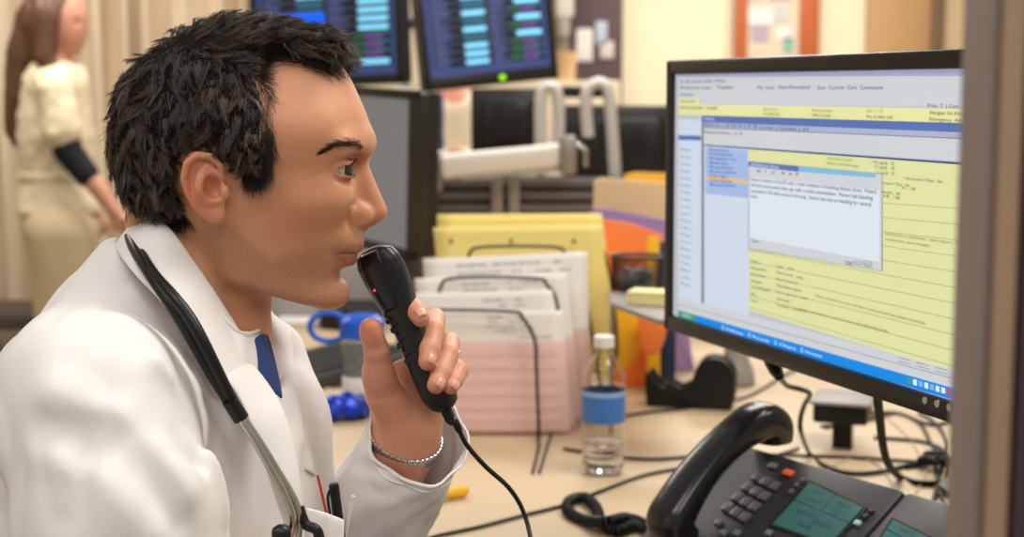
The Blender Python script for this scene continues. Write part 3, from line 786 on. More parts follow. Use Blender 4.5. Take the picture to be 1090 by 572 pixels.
# turned hem and the inside of the sleeve
cen = P_[:, None, :]
inn = cen+(rows-cen)*.955
mb.quadgrid(np.concatenate([inn, inn[:, :1]], 1), flip=True)
rim = np.stack([rows[-1], rows[-1]+T_[-1]*.0012, inn[-1]+T_[-1]*.0012, inn[-1]]); mb.quadgrid(np.concatenate([rim, rim[:, :1]], 1))
mb.build('sleeve', COAT, doctor, auto=False)
hem = [(P_[-4]+(rows[-4][k]-P_[-4])*1.006) for k in range(56)]
MB().tube(hem, .0007, 6, closed=True).build('cuff_seam', COAT, bpy.data.objects['sleeve'])
# collar and lapels: cloth sheets with thickness between two traced edges
def sheet(name, A, B, mid=0.004, th=.0022, m=COAT, n=26, k=10, parent=doctor, puff_dir=None):
    A = np.array(catmull(A, 10)); B = np.array(catmull(B, 10))
    A = np.stack([np.interp(np.linspace(0, 1, n), np.linspace(0, 1, len(A)), A[:, i]) for i in range(3)], 1)
    B = np.stack([np.interp(np.linspace(0, 1, n), np.linspace(0, 1, len(B)), B[:, i]) for i in range(3)], 1)
    pd = np.array([.1, -1, .25]) if puff_dir is None else np.array(puff_dir, float); pd /= np.linalg.norm(pd)
    G = np.array([[A[i]*(1-t)+B[i]*t+pd*mid*math.sin(PI*t)**.8+pd*.0008*math.sin(i*.9+t*4) for t in np.linspace(0, 1, k)] for i in range(n)])
    o = MB().quadgrid(G).build(name, m, parent, auto=False)
    s = o.modifiers.new('Solidify', 'SOLIDIFY'); s.thickness = th; s.offset = 0
    sb = o.modifiers.new('Subsurf', 'SUBSURF'); sb.levels = 1; sb.render_levels = 1
    return o
# near half of the collar, from the nape to the notch
sheet('collar',
      [W(150, 228, 1.190), W(168, 232, 1.150), W(184, 246, 1.135), W(205, 276, 1.128), W(222, 300, 1.128), W(240, 328, 1.132), W(255, 353, 1.140), W(268, 396, 1.120)],
      [W(122, 262, 1.170), W(130, 276, 1.115), W(148, 298, 1.085), W(168, 318, 1.070), W(188, 345, 1.060), W(206, 372, 1.056), W(228, 398, 1.060), W(246, 411, 1.075)], mid=.005)
sheet('lapel',
      [W(252, 372, 1.135), W(266, 385, 1.13), W(285, 408, 1.12), W(303, 440, 1.105), W(318, 500, 1.09), W(325, 590, 1.08)],
      [W(228, 398, 1.072), W(246, 411, 1.068), W(262, 440, 1.062), W(276, 480, 1.062), W(296, 540, 1.068), W(316, 600, 1.072)], mid=.007)
sheet('lapel',
      [W(276, 346, 1.225), W(275, 362, 1.215), W(278, 385, 1.205), W(290, 412, 1.19), W(306, 445, 1.175), W(322, 500, 1.165)],
      [W(290, 334, 1.270), W(308, 352, 1.265), W(320, 385, 1.25), W(326, 420, 1.235), W(328, 455, 1.215), W(334, 510, 1.20)], mid=.010, puff_dir=[.6, -.9, .2])
sheet('collar',
      [W(205, 262, 1.265), W(240, 300, 1.275), W(262, 330, 1.262), W(276, 346, 1.235)],
      [W(225, 270, 1.33), W(262, 305, 1.33), W(284, 328, 1.30), W(300, 350, 1.262)], mid=.008, puff_dir=[.4, -.5, .6])
# white tee shirt and navy scrub top in the opening
tee = mat('tee_shirt_white', (238, 236, 236), .85, bump=.1, bscale=900, sheen=.1)
sheet('tee_shirt', [W(228, 326, 1.120), W(250, 351, 1.126), W(263, 356, 1.145), W(275, 352, 1.18), W(280, 340, 1.22)],
      [W(232, 392, 1.105), W(258, 402, 1.112), W(276, 410, 1.135), W(286, 402, 1.17), W(290, 380, 1.205)], mid=.004, m=tee, puff_dir=[.7, -.7, .2])
MB().tube(catmull([W(228, 326, 1.118), W(250, 351, 1.124), W(263, 356, 1.143), W(275, 352, 1.178), W(280, 340, 1.22)], 6), .0022, 8).build('tee_collar', tee, doctor)
navy = mat('scrub_top_navy', (38, 62, 116), .85, bump=.15, bscale=900)
sheet('scrub_top', [W(270, 362, 1.150), W(277, 356, 1.165), W(284, 356, 1.185)], [W(276, 408, 1.125), W(290, 418, 1.135), W(300, 425, 1.150)], mid=.003, m=navy, puff_dir=[.7, -.7, .1])
# trousers and shoes, below the frame
def legs_fn(P):
    d = None
    for s in (-1, 1):
        kn = np.array([.02, YM+s*.13, .58]); an = np.array([.0, YM+s*.14, .13])
        c = smin(cap(P, np.array([-.34, YM+s*.09, .56]), kn, .095, .075), cap(P, kn, an, .072, .060), .02); d = c if d is None else np.minimum(d, c)
    return smin(d, ell(P, [-.36, YM, .58], [.15, .19, .14]), .04)
lv, lf = sculpt(legs_fn, [-.56, .94, .05], [.14, 1.48, .76], .010)
mesh_np('trousers', lv, lf, navy, doctor)
for s in (-1, 1):
    b = MB(); an = np.array([.0, YM+s*.14, .0])
    prof = catmull([(-.075, 0), (-.08, .05), (-.05, .09), (.03, .085), (.12, .05), (.185, .035), (.2, .0)], 4)
    b.prism([(p[0], p[1]) for p in prof], an+np.array([0, -.048, .004]), (1, 0, 0), (0, 0, 1), (0, 1, 0), .096, bev=.012)
    b.build('shoe', mat('black_leather', (24, 24, 26), .4), doctor)
# metal watch bracelet and ring
stl = mat('polished_steel', (196, 194, 190), .22, 1, var=.05)
def bracelet():
    root = thing('wristwatch', 'silver steel link bracelet watch worn on the raised wrist', 'watch', W(430, 476, 1.243))
    cx = W(431, 468, 1.243); ax = np.array(W(437, 460, 1.230)-W(424, 500, 1.262)); ax /= np.linalg.norm(ax)
    U = np.cross(ax, [0, 1, 0]); U /= np.linalg.norm(U); Vv = np.cross(U, ax); n = 40
    for k in range(n):
        a = 2*PI*k/n; p = cx+math.cos(a)*U*.0328+math.sin(a)*Vv*.0284
        tgt = -math.sin(a)*U*.0315+math.cos(a)*Vv*.0245; tgt /= np.linalg.norm(tgt); nn = np.cross(ax, tgt)
        R = Matrix(np.stack([tgt, ax, nn], 1).tolist()); R = Matrix(((R[0][0], R[0][1], R[0][2]), (R[1][0], R[1][1], R[1][2]), (R[2][0], R[2][1], R[2][2])))
        if k == 0: bb = MB()
        bb.box(p, (.0046, .0135, .0022), R, bev=.0005)
    bb.build('watch_band', stl, root)
    p = cx+Vv*.031*1.0; R = Matrix(np.stack([U, Vv, ax], 1).tolist())
    # case on the back of the wrist, away from the camera
    q = MB(); Rm = Matrix(np.stack([U, ax, np.cross(U, ax)], 1).tolist())
    q.lathe([(.0001, -.004), (.015, -.004), (.0165, -.002), (.0165, .002), (.0145, .004), (.0001, .004)], cx+Vv*.0285, Rm, 28); q.build('watch_case', stl, root)
bracelet()
def ring():
    a, b = fing['ring'][0][0], fing['ring'][0][1]; p = a*.14+b*.86
    p = a*.16+b*.84; t = b-a; t /= np.linalg.norm(t)
    U = np.cross(t, [1, 0, 0]); U /= np.linalg.norm(U); Vv = np.cross(t, U)
    pts = [p+.0103*(math.cos(k*2*PI/30)*U+math.sin(k*2*PI/30)*Vv) for k in range(30)]
    o = MB().tube(pts, .0013, 8, closed=True).build('finger_ring', mat('gold_ring', (205, 190, 160), .2, 1)); tag(o, 'slim metal ring worn on the finger gripping the microphone', 'ring')
ring()
# finger nails
nl = mat('fingernail', (222, 160, 138), .28, sss=.1)
for k, (p, r) in fing.items():
    d = p[3]-p[2]; d /= np.linalg.norm(d); out = np.array([.55, -1, .1]) if k != 'index' else np.array([.25, -1, .55]); out -= d*(out@d); out /= np.linalg.norm(out); sd = np.cross(d, out)
    c = p[3]+d*r[3]*.15; G = [[c+d*(u*.0048)+sd*(v*.0043*(1-.15*u*u-.1*u))+out*(r[3]*1.04*math.sqrt(max(0, 1-.30*v*v))-max(0, u)*.0022*abs(u)) for v in np.linspace(-1, 1, 7)] for u in np.linspace(-1, 1, 7)]
    o = MB().quadgrid(G).build('fingernail', nl, doctor, auto=False); s = o.modifiers.new('Solidify', 'SOLIDIFY'); s.thickness = .0006; s.offset = 0

rub = mat('black_rubber_tube', (22, 22, 24), .38, spec=.4, var=.1)
st = thing('stethoscope', 'black tubed stethoscope with steel ear tubes hung round the doctor\'s neck', 'stethoscope', W(180, 300, 1.06))
a1 = catmull([W(215, 262, 1.33), W(180, 250, 1.31), W(150, 243, 1.26), W(137, 246, 1.20), W(141, 262, 1.125), W(158, 290, 1.075), W(176, 316, 1.055), W(192, 340, 1.047), W(208, 368, 1.042), W(224, 397, 1.042), W(238, 420, 1.046), W(250, 440, 1.05)], 8)
a2 = catmull([W(218, 268, 1.335), W(186, 259, 1.315), W(158, 250, 1.26), W(144, 248, 1.19), W(150, 268, 1.115), W(164, 292, 1.07), W(183, 314, 1.048), W(200, 336, 1.040), W(215, 362, 1.036), W(230, 392, 1.038), W(243, 418, 1.043), W(256, 440, 1.05)], 8)
MB().tube(a1, [.0040, .0040, .0040, .0046, .0050, .0046, .0040], 12).build('tube', rub, st)
MB().tube(a2, [.0040, .0040, .0040, .0044, .0050, .0046, .0040], 12).build('tube', rub, st)
MB().tube([W(244, 426, 1.044), W(257, 446, 1.048)], .0062, 12).build('tube_yoke', rub, st)
MB().tube(catmull([W(251, 440, 1.045), W(270, 468, 1.045), W(288, 499, 1.047), (W(304, 528, 1.05)), W(312, 552, 1.052), W(308, 572, 1.055)], 8), .0030, 12).build('ear_tube', stl, st)
MB().tube(catmull([W(257, 443, 1.052), W(277, 472, 1.052), W(296, 503, 1.054), (W(312, 530, 1.056)), W(319, 554, 1.058), W(316, 580, 1.06)], 8), .0030, 12).build('ear_tube', stl, st)
b = MB(); b.lathe([(.0005, -.007), (.005, -.006), (.0072, -.002), (.0068, .003), (.004, .007), (.0005, .008)], W(300, 568, 1.045), Vector((-1, -.4, .2)).to_track_quat('Z', 'Y').to_matrix(), 20); b.build('ear_tip', rub, st)
b = MB(); b.tube(catmull([W(318, 540, 1.06), W(325, 558, 1.058), W(338, 566, 1.056), W(342, 590, 1.056)], 6), .0042, 10); b.build('spring_sleeve', rub, st)
sheet('breast_pocket', [W(326, 540, 1.088), W(345, 545, 1.083), W(366, 553, 1.086)], [W(322, 660, 1.08), W(343, 665, 1.075), W(364, 670, 1.08)], mid=.003)
# things in the breast pocket
def pen(label, x0, y0, x1, y1, Y, r, m, clip=None, name='pen'):
    t = thing(name, label, 'pen', W(x1, y1, Y), 'pens in the coat pocket'); MB().tube([W(x0, y0, Y), W(x0*.96+x1*.04, y0*.96+y1*.04, Y), W(x1, y1, Y)], [r*.8, r, r], 12).build('barrel', m, t)
    if clip is not None: MB().tube(catmull([W(x0, y0+2, Y-.004), W(x0-6, y0+14, Y-.008), W(x0-3, y0+38, Y-.008), W(x0-2, y0+60, Y-.006)], 5), .0012, 6).build('pen_clip', clip, t)
pen('black clip pen standing in the coat breast pocket, nearest the cuff', 355, 515, 366, 600, 1.096, .0042, rub, rub)
pen('thin red pen leaning in the coat breast pocket', 338, 506, 354, 575, 1.10, .0011, mat('red_plastic', (200, 50, 46), .4))
pen('slim white pen leaning right in the coat breast pocket', 376, 528, 362, 590, 1.10, .0020, mat('white_plastic', (226, 222, 214), .4))
pen('cream pen angled behind the black clip pen', 372, 545, 360, 600, 1.105, .0018, mat('cream_plastic', (222, 206, 176), .4))
# handheld dictation microphone
mic = thing('handheld_microphone', 'black handheld dictation microphone with thumb buttons held up to the man\'s mouth', 'microphone', W(470, 430, 1.205))
blk = mat('satin_black_plastic', (26, 25, 27), .35, spec=.5, var=.1, bump=.05, bscale=2500)
M0 = W(399, 272, 1.213); M1 = W(471, 428, 1.213); ax = M1-M0; L = np.linalg.norm(ax); ax /= L
sd = np.cross(ax, [0, 1, 0]); sd /= np.linalg.norm(sd); sd = sd if sd[0] > 0 else -sd      # towards the fingers
nr = np.cross(ax, sd); nr = nr if nr[1] < 0 else -nr
nr = nr*.93-sd*.30; nr /= np.linalg.norm(nr); sd = sd-nr*(sd@nr); sd /= np.linalg.norm(sd)
def mic_ring(t, wl, wr, th, k=1.0):
    c = M0+ax*(t*L); out = []
    for i in range(40):
        a = 2*PI*i/40; cx, sx = math.cos(a), math.sin(a); e = .80
        u = math.copysign(abs(cx)**e, cx)*(wr if cx > 0 else wl); v = math.copysign(abs(sx)**e, sx)*th
        out.append(c+sd*u+nr*v)
    return out
keys = [(-.055, .002, .002, .002), (-.045, .010, .009, .006), (-.015, .0170, .0170, .0100), (.04, .0195, .0205, .0125), (.14, .0192, .0215, .0135), (.26, .0168, .0195, .0140), (.38, .0130, .0160, .0145), (.52, .0120, .0145, .0150), (.68, .0135, .0150, .0155), (.84, .0150, .0160, .0155), (.95, .0150, .0160, .0145), (1.02, .0115, .0130, .0115), (1.05, .007, .008, .007), (1.06, .001, .001, .001)]
kk = np.array(keys); ts = np.concatenate([np.linspace(-.055, 0, 8), np.linspace(.02, .95, 40), np.linspace(.97, 1.06, 10)])
G = np.array([mic_ring(t, np.interp(t, kk[:, 0], kk[:, 1]), np.interp(t, kk[:, 0], kk[:, 2]), np.interp(t, kk[:, 0], kk[:, 3])) for t in ts])
b = MB(); b.quadgrid(np.concatenate([G, G[:, :1]], 1)); o = b.build('microphone_body', blk, mic, auto=False)
gl = mat('glossy_black_panel', (24, 22, 24), .30, spec=.5)
# raised front plate of the head, facing the mouth and the camera
def face_pt(t, u, lift=.0): 
    wl = np.interp(t, kk[:, 0], kk[:, 1]); th = np.interp(t, kk[:, 0], kk[:, 3]); q = min(1, abs(u)/wl)
    return M0+ax*(t*L)+sd*u+nr*(th*(1-q**2.5)**(1/2.5)+lift)
G = np.array([[face_pt(t, u*(.0125 if t < .2 else .0115)*(1-abs((t-.13)/.22)**4)**.5, .0008) for u in np.linspace(-1.0, .75, 12)] for t in np.linspace(-.035, .34, 22)])
o = MB().quadgrid(G).build('speaker_plate', gl, mic, auto=False); q = o.modifiers.new('Solidify', 'SOLIDIFY'); q.thickness = .0008
for t, u, r in [(.36, -.0095, .0036), (.42, -.0065, .0034), (.46, -.0105, .0034), (.52, -.0070, .0034), (.56, -.0105, .0034), (.62, -.0070, .0036), (.67, -.0105, .0034), (.40, -.0120, .0030)]:
    p = face_pt(t, u+.0035, -.0004); Rm = Matrix(np.stack([sd, -ax if (np.cross(sd, -ax)@nr) > 0 else ax, nr], 1).tolist())
    MB().box(p, (r*1.9, r*1.5, .0036), Rm, bev=.0012, seg=3).build('button', blk, mic)
led = MB(); led.lathe([(.0001, -.0006), (.0011, -.0006), (.0009, .0006), (.0001, .0008)], face_pt(.19, -.0075, .0014), Matrix(np.stack([sd, np.cross(nr, sd), nr], 1).tolist()), 12); led.build('indicator_light', mat('red_led', (255, 40, 60), .3, emit=3), mic)
e = M0+ax*L*1.05
MB().tube(catmull([e-ax*.006, e+ax*.010, W(484, 449, 1.21), W(489, 459, 1.212)], 5), [.0052, .0050, .0036, .0030], 12).build('strain_relief', rub, mic)
MB().tube(catmull([W(486, 452, 1.212), W(497, 474, 1.22), W(517, 497, 1.24), W(542, 520, 1.27), W(557, 545, 1.28), W(566, 580, 1.26), W(572, 640, 1.2), W(560, 800, 1.1)], 10), .0022, 10).build('cable', rub, mic)
# ================================================================== DESK AND THINGS ON IT
lam = mat('beige_laminate', (206, 182, 148), .42, var=.04, vscale=60, bump=.03, bscale=900)
b = MB(); b.prism([(.17, 1.0), (1.30, 1.0), (1.30, 3.62), (-.66, 3.62), (-.66, 1.66), (.04, 1.66), (.17, 1.50)], (0, 0, DESK-.03), (1, 0, 0), (0, 1, 0), (0, 0, 1), .03, bev=.003)
desk = thing('desk', 'long beige laminate desk top carrying the papers, phone and monitor', 'desk', (.4, 2.4, 0))
b.build('desk_top', lam, desk)
for x, y in [(1.24, 1.1), (1.24, 3.5), (-.6, 3.5), (-.6, 1.8), (.3, 2.9)]:
    MB().box((x, y, (DESK-.03)/2), (.05, .05, DESK-.03), bev=.004).build('leg', mat('grey_metal', (130, 128, 126), .4, .6), desk)
white = mat('white_paper', (244, 240, 236), .8, var=.02); pink = mat('pink_chart_paper', (242, 208, 202), .8, var=.02); yel = mat('manila_yellow', (254, 234, 146), .75, var=.03)
ink = mat('printed_ink', (110, 104, 104), .8); wire = mat('black_wire', (30, 28, 28), .35, .3)
# ---------------- wire file sorter
ORG = thing('wire_file_sorter', 'black wire step file sorter holding white and pink chart papers and yellow folders', 'file sorter', WZ(540, 480, DESK))
def loop(px_pts, Y, r=.0029):
    return MB().tube(catmull([W(x, y, Y+dy) for x, y, dy in px_pts], 8), r, 8)
dk = lambda Y: 120+(CAM_Z-DESK-.002)*F_PX/Y        # approx image row of the desk top at depth Y
loop([(445, 467, 0), (447, 400, 0), (450, 345, 0), (456, 331, 0), (475, 330, 0), (545, 332, 0), (556, 338, 0), (569, 362, 0), (571, 395, 0), (574, 469, 0)], 2.30).build('divider', wire, ORG)
loop([(462, 440, 0), (466, 330, 0), (470, 304, 0), (480, 297, 0), (520, 295, 0), (572, 297, 0), (582, 303, 0), (594, 330, 0), (600, 440, 0)], 2.385).build('divider', wire, ORG)
loop([(492, 420, 0), (494, 300, 0), (500, 270, 0), (512, 263.5, 0), (550, 262, 0), (592, 263.5, 0), (602, 270, 0), (620, 300, 0), (640, 420, 0)], 2.475).build('divider', wire, ORG)
loop([(505, 400, 0), (508, 262, 0), (520, 246, 0), (600, 246, 0), (640, 262, 0), (655, 340, 0), (656, 392, 0)], 2.58).build('divider', wire, ORG)
for x0 in (455, 572):
    MB().tube([WZ(x0+2, 503, DESK+.004), WZ(x0+30 if x0 > 500 else x0+45, 412, DESK+.004)], .0022, 8).build('base_wire', wire, ORG)
MB().tube([W(572, 460, 2.30), WZ(574, 474, DESK+.004), WZ(567, 503, DESK+.004)], .0024, 8).build('base_wire', wire, ORG)
def sheetpaper(name, label, quad, Y0, Y1, split=None, n=1, group=None, m1=white, m2=pink, lines=(), th=.0012, marks=None, cat='paper', holes=None):
    """quad = TL, TR, BR, BL pixels; Y0 top depth, Y1 bottom depth; stack of n leaves"""
    TL, TR = W(*quad[0], Y0), W(*quad[1], Y0); BR, BL = W(*quad[2], Y1), W(*quad[3], Y1)
    BL[2] = BR[2] = max(min(BL[2], BR[2]), DESK+.005)
    nrm = np.cross(TR-TL, BL-TL); nrm /= np.linalg.norm(nrm); nrm = nrm if nrm[1] < 0 else -nrm
    P = lambda u, v, off=0: (TL*(1-u)+TR*u)*(1-v)+(BL*(1-u)+BR*u)*v+nrm*(off+.0035*math.sin(u*3.1)*math.sin(v*2.6))
    bb = MB(); NV = 24; NU = 10
    G = np.array([[P(u, v) for v in np.linspace(0, 1, NV+1)] for u in np.linspace(0, 1, NU+1)])
    bb.quadgrid(G)
    if split is not None:
        for k in range(len(bb.f)):
            c = (k % NV+.5)/NV
            if c > split: bb.mi[k] = 1
    o = bb.build(name, [m1, m2, ink], None, auto=False)
    s = o.modifiers.new('Solidify', 'SOLIDIFY'); s.thickness = th*n; s.offset = -1 if nrm@np.cross(TR-TL, BL-TL) > 0 else 1
    tag(o, label, cat, group or {'chart_sheet': 'chart papers in the wire sorter', 'yellow_folder': 'yellow folders in the wire sorter'}.get(name))
    mk = MB(); k = 0
    for (u0, u1, v, t) in (marks or []):
        mk.quadgrid(np.array([[P(u, v+dv, .0012) for dv in (-t/2, t/2)] for u in np.linspace(u0, u1, 12)])); k += 1
    if k: mk.build('print_marks', ink if m1 is white else mat('chart_line', (206, 158, 152), .8), o, auto=False)
    if holes:
        hb = MB()
        for (x, y) in holes: MB().lathe([(.0002, -.0004), (.0035, -.0004), (.0035, .0004), (.0002, .0004)], W(x, y, Y0-.003), Matrix.Rotation(PI/2, 3, 'X'), 14).build('punched_hole', mat('hole_dark', (90, 76, 40), .9), o)
    return o, P
rr_ = random.Random(3)
def textmarks(rows, u0, u1, t=.006, gap=.3):
    out = []
    for v in rows:
        u = u0+rr_.random()*.03
        while u < u1:
            L_ = rr_.uniform(.015, .07)
            if rr_.random() > gap: out.append((u, min(u+L_, u1), v, t))
            u += L_+.012
    return out
o1, P1 = sheetpaper('chart_sheet', 'front pink and white chart sheet under the lowest wire loop', [(450, 331), (600, 331), (608, 470), (458, 456)], 2.315, 2.325, split=.24, n=2,
    marks=textmarks([.05, .09], .45, .70)+textmarks([.13, .165], .40, .78, gap=.15)+textmarks([.21], .66, .9), group=None)
mk = MB()
for v in np.arange(.30, .99, .031): mk.quadgrid(np.array([[P1(u, v+dv, .0013) for dv in (-.0011, .0011)] for u in np.linspace(.03, .97, 20)]))
for v in (.36, .47, .58, .69, .80, .91):      # the traced pulse on the pink strip
    pts = []; 
    for i in range(150):
        u = .05+.9*i/149; ph_ = (u*14) % 1
        h = .003*math.sin(u*60)+(-.022 if .45 < ph_ < .5 else .010 if .5 <= ph_ < .54 else 0)
        pts.append(P1(u, v+h, .0016))
    mk.tube(pts, .00035, 4)
mk.build('chart_lines', mat('chart_line', (206, 158, 152), .8), o1)
sheetpaper('chart_sheet', 'second chart sheet, its right edge just past the front pink one', [(436, 313), (588, 309), (614, 458), (452, 460)], 2.345, 2.36, split=.36, n=3, marks=textmarks([.06, .10], .5, .8))
sheetpaper('chart_sheet', 'third white and pink sheet behind the lower two wire loops', [(441, 297), (603, 291), (620, 452), (462, 450)], 2.40, 2.41, split=.42, n=3, marks=textmarks([.05, .09], .3, .8))
sheetpaper('chart_sheet', 'rearmost tall white sheet directly in front of the yellow folders', [(450, 276), (625, 268), (630, 446), (466, 440)], 2.44, 2.45, split=.45, n=3, marks=textmarks([.05, .1, .14], .2, .9, gap=.3))
sheetpaper('yellow_folder', 'nearer yellow folder with three small punched holes behind the white sheets', [(461, 243), (641, 240), (656, 398), (478, 398)], 2.50, 2.53, n=5, m1=yel, m2=yel, cat='folder', holes=[(480, 257), (544, 257), (611, 257)])
sheetpaper('yellow_folder', 'rear yellow folder rising above the one with punched holes', [(465, 229), (641, 228), (660, 388), (482, 388)], 2.60, 2.63, n=6, m1=yel, m2=yel, cat='folder')
# ---------------- water bottle
def lathe_part(name, prof, c, m, parent, n=40, auto=True, cap_=False):
    return MB().lathe(prof, c, None, n, cap=cap_).build(name, m, parent, auto=auto)
bc = WZ(642, 503, DESK+.001)
bottle = thing('water_bottle', 'small clear plastic water bottle with blue label and white cap', 'bottle', bc)
pet = mat('clear_plastic', (250, 250, 250), .03, trans=1, ior=1.22, var=0); wat = mat('water', (252, 252, 252), .0, trans=1, ior=1.33, var=0)
prof = catmull([(.0005, .004), (.024, .002), (.0300, .006), (.0320, .016), (.0310, .026), (.0322, .034), (.0312, .044), (.0322, .052), (.0312, .062), (.0322, .070), (.0325, .078), (.0325, .128), (.0325, .134), (.0315, .148), (.0255, .164), (.0165, .176), (.0130, .182), (.0128, .186), (.0155, .188), (.0128, .190), (.0128, .200)], 5)
prof = [(max(p[0], .0004), p[1]) for p in prof]
o = lathe_part('bottle_shell', prof, bc, pet, bottle, auto=False); q = o.modifiers.new('Solidify', 'SOLIDIFY'); q.thickness = .0005; q.offset = -1
inn = [(max(p[0]-.0009, .0003), p[1]+.001) for p in prof if p[1] < .046]; inn += [(inn[-1][0], .046), (.0003, .0465)]
lathe_part('water', inn, bc, wat, bottle, auto=False)
lathe_part('label', [(.0329, .080), (.0331, .081), (.0331, .126), (.0329, .127)], bc, mat('blue_label', (62, 118, 196), .35, var=.15, vscale=60), bottle)
lathe_part('label_band', [(.0331, .1195), (.0333, .120), (.0333, .1265), (.0331, .127)], bc, mat('pale_blue_label', (140, 178, 222), .4), bpy.data.objects['label'])
cp = MB(); cp.lathe([(.0003, .2085), (.0135, .2085), (.0150, .2070), (.0152, .1920), (.0146, .1915)], bc, None, 40, cap=False)
for k in range(40):
    a = 2*PI*k/40; cp.box(bc+np.array([.0152*math.cos(a), .0152*math.sin(a), .1995]), (.0008, .0008, .013), Matrix.Rotation(a, 3, 'Z'))
cp.build('cap', mat('white_cap', (236, 234, 230), .4), bottle)
# ---------------- right hand organiser with coloured folders
org = mat('orange_plastic', (246, 128, 60), .4); yp = mat('yellow_plastic', (244, 186, 40), .35); pur = mat('purple_card', (150, 124, 178), .7); tan = mat('tan_card', (222, 192, 150), .8)
gp = mat('grey_plastic', (150, 144, 140), .5)
def slab(name, label, cat, poly, Y, th, m, group=None, lean=0.0, bev=.0006):
    """upright board cut to an outline; every corner keeps its own point in the plane y=Y"""
    P = [W(x, y, Y) for x, y in poly]; o0 = P[0]
    if name != 'yellow_file_pocket' and name != 'orange_file_pocket':
        for p, q in zip(P, poly):
            if q[1] >= 300: p[2] = DESK+.001
    bb = MB().prism([(p[0], p[2]) for p in P], (0, Y, 0), (1, 0, 0), (0, 0, 1), (0, 1, 0), th, bev=bev)
    o = bb.build(name, m, None); return tag(o, label, cat, group)
slab('tan_folder', 'thick tan card folder standing behind the purple one', 'folder', [(632, 224), (633, 194), (640, 190), (718, 196), (722, 300), (640, 300)], 3.02, .03, tan)
slab('bright_yellow_folder', 'bright yellow folder tab showing above the tan folder by the monitor', 'folder', [(662, 300), (665, 186), (676, 183.5), (716, 185), (720, 300)], 3.10, .012, yp)
slab('purple_folder', 'purple folder whose slanted top edge crosses before the tan folder', 'folder', [(630, 222), (650, 223), (716, 236), (740, 330), (740, 380), (640, 380)], 2.92, .012, pur)
slab('orange_folder', 'orange plastic folder beside the yellow folders behind the wire mesh cup', 'folder', [(642, 234), (672, 238), (706, 250), (710, 330), (650, 334)], 2.74, .010, org)
slab('yellow_tab_card', 'small yellow card upright between the orange folder and the monitor', 'card', [(689, 252), (702, 252), (704, 330), (690, 330)], 2.66, .005, yp)
slab('navy_booklet', 'narrow navy booklet upright at the left edge of the big monitor', 'booklet', [(700, 258), (720, 257), (720, 334), (701, 334)], 2.68, .012, mat('navy_cover', (40, 52, 78), .5))
tray = thing('desk_tray', 'grey shelf tray on the desk holding the mesh cup and note pad', 'tray', W(690, 330, 2.35))
TZ = W(680, 318, 2.32)[2]
b = MB(); pl = [W(646, 309, 2.44), W(740, 312, 2.44), W(760, 345, 2.15), W(652, 322, 2.2)]
b.prism([(p[0], p[1]) for p in [WZ(646, 311, TZ), WZ(742, 311, TZ), WZ(748, 345, TZ), WZ(700, 340, TZ), WZ(650, 322, TZ)]], (0, 0, TZ-.008), (1, 0, 0), (0, 1, 0), (0, 0, 1), .008, bev=.002); b.build('tray_shelf', gp, tray)
for (x, y) in [(652, 316)]:
    p = WZ(x, y, TZ); MB().tube([p-np.array([0, 0, .008]), np.array([p[0], p[1], DESK])], .004, 10).build('post', gp, tray)
slab('yellow_file_pocket', 'yellow plastic pocket with rounded lower end under the grey tray', 'file pocket', [(648, 326), (683, 330), (684, 352), (680, 374), (671, 390), (664, 398), (657, 392), (654, 360)], 2.62, .02, yp, bev=.004)
slab('orange_file_pocket', 'orange plastic pocket with rounded lower end right of the yellow one', 'file pocket', [(680, 332), (712, 338), (708, 362), (702, 376), (692, 380), (684, 374), (680, 350)], 2.58, .02, org, bev=.004)
# wire mesh cup
cpos = WZ(677, 309, TZ); cup = thing('mesh_cup', 'round black wire mesh cup of paper clips on the grey tray', 'cup', cpos)
m_ = MB(); R0, R1, H = .040, .044, .058
for k in range(44):
    for s_ in (-1, 1):
        a = 2*PI*k/44; pts = [cpos+np.array([(R0+(R1-R0)*t)*math.cos(a+s_*t*.5), (R0+(R1-R0)*t)*math.sin(a+s_*t*.5), .002+t*H]) for t in np.linspace(0, 1, 6)]
        m_.tube(pts, .0007, 4, caps=False)
m_.build('mesh_wall', wire, cup)
MB().tube([cpos+np.array([R1*math.cos(a), R1*math.sin(a), H+.002]) for a in np.linspace(0, 2*PI, 41)[:-1]], .0022, 8, closed=True).build('rim', wire, cup)
MB().lathe([(.0003, .0002), (R0, .0002), (R0, .002), (.0003, .002)], cpos, None, 32).build('cup_base', wire, cup)
cl = mat('steel_clip', (158, 156, 158), .5, .0)
clips = MB()
for k in range(120):
    a = rr_.random()*6.28; r = rr_.random()**.5*.030; c = cpos+np.array([r*math.cos(a), r*math.sin(a),   .006+rr_.random()*.032]); d = np.array([rr_.gauss(0, 1), rr_.gauss(0, 1), rr_.gauss(0, .4)]); d /= np.linalg.norm(d); e = np.cross(d, [0, 0, 1]); e /= np.linalg.norm(e)+1e-9
    pts = [c+d*.010+e*.003, c-d*.010+e*.003, c-d*.012, c-d*.010-e*.003, c+d*.008-e*.003, c+d*.010, c+d*.007+e*.0015, c-d*.006+e*.0015]
    clips.tube(pts, .0010, 4)
tag(clips.build('paper_clips', cl), 'heap of grey paper clips lying in the mesh cup', 'paper clips', kind='stuff')
np_ = WZ(694, 324, TZ); t = MB()
for k in range(10): t.box(np_+np.array([rr_.gauss(0, .0004), rr_.gauss(0, .0004), .0018+k*.0022]), (.070, .052, .0021), Matrix.Rotation(-.35+rr_.gauss(0, .01), 3, 'Z'), bev=.0003)
tag(t.build('note_pad', mat('pale_yellow_paper', (244, 232, 170), .8)), 'pale yellow sticky note pad on the grey tray beside the mesh cup', 'note pad')
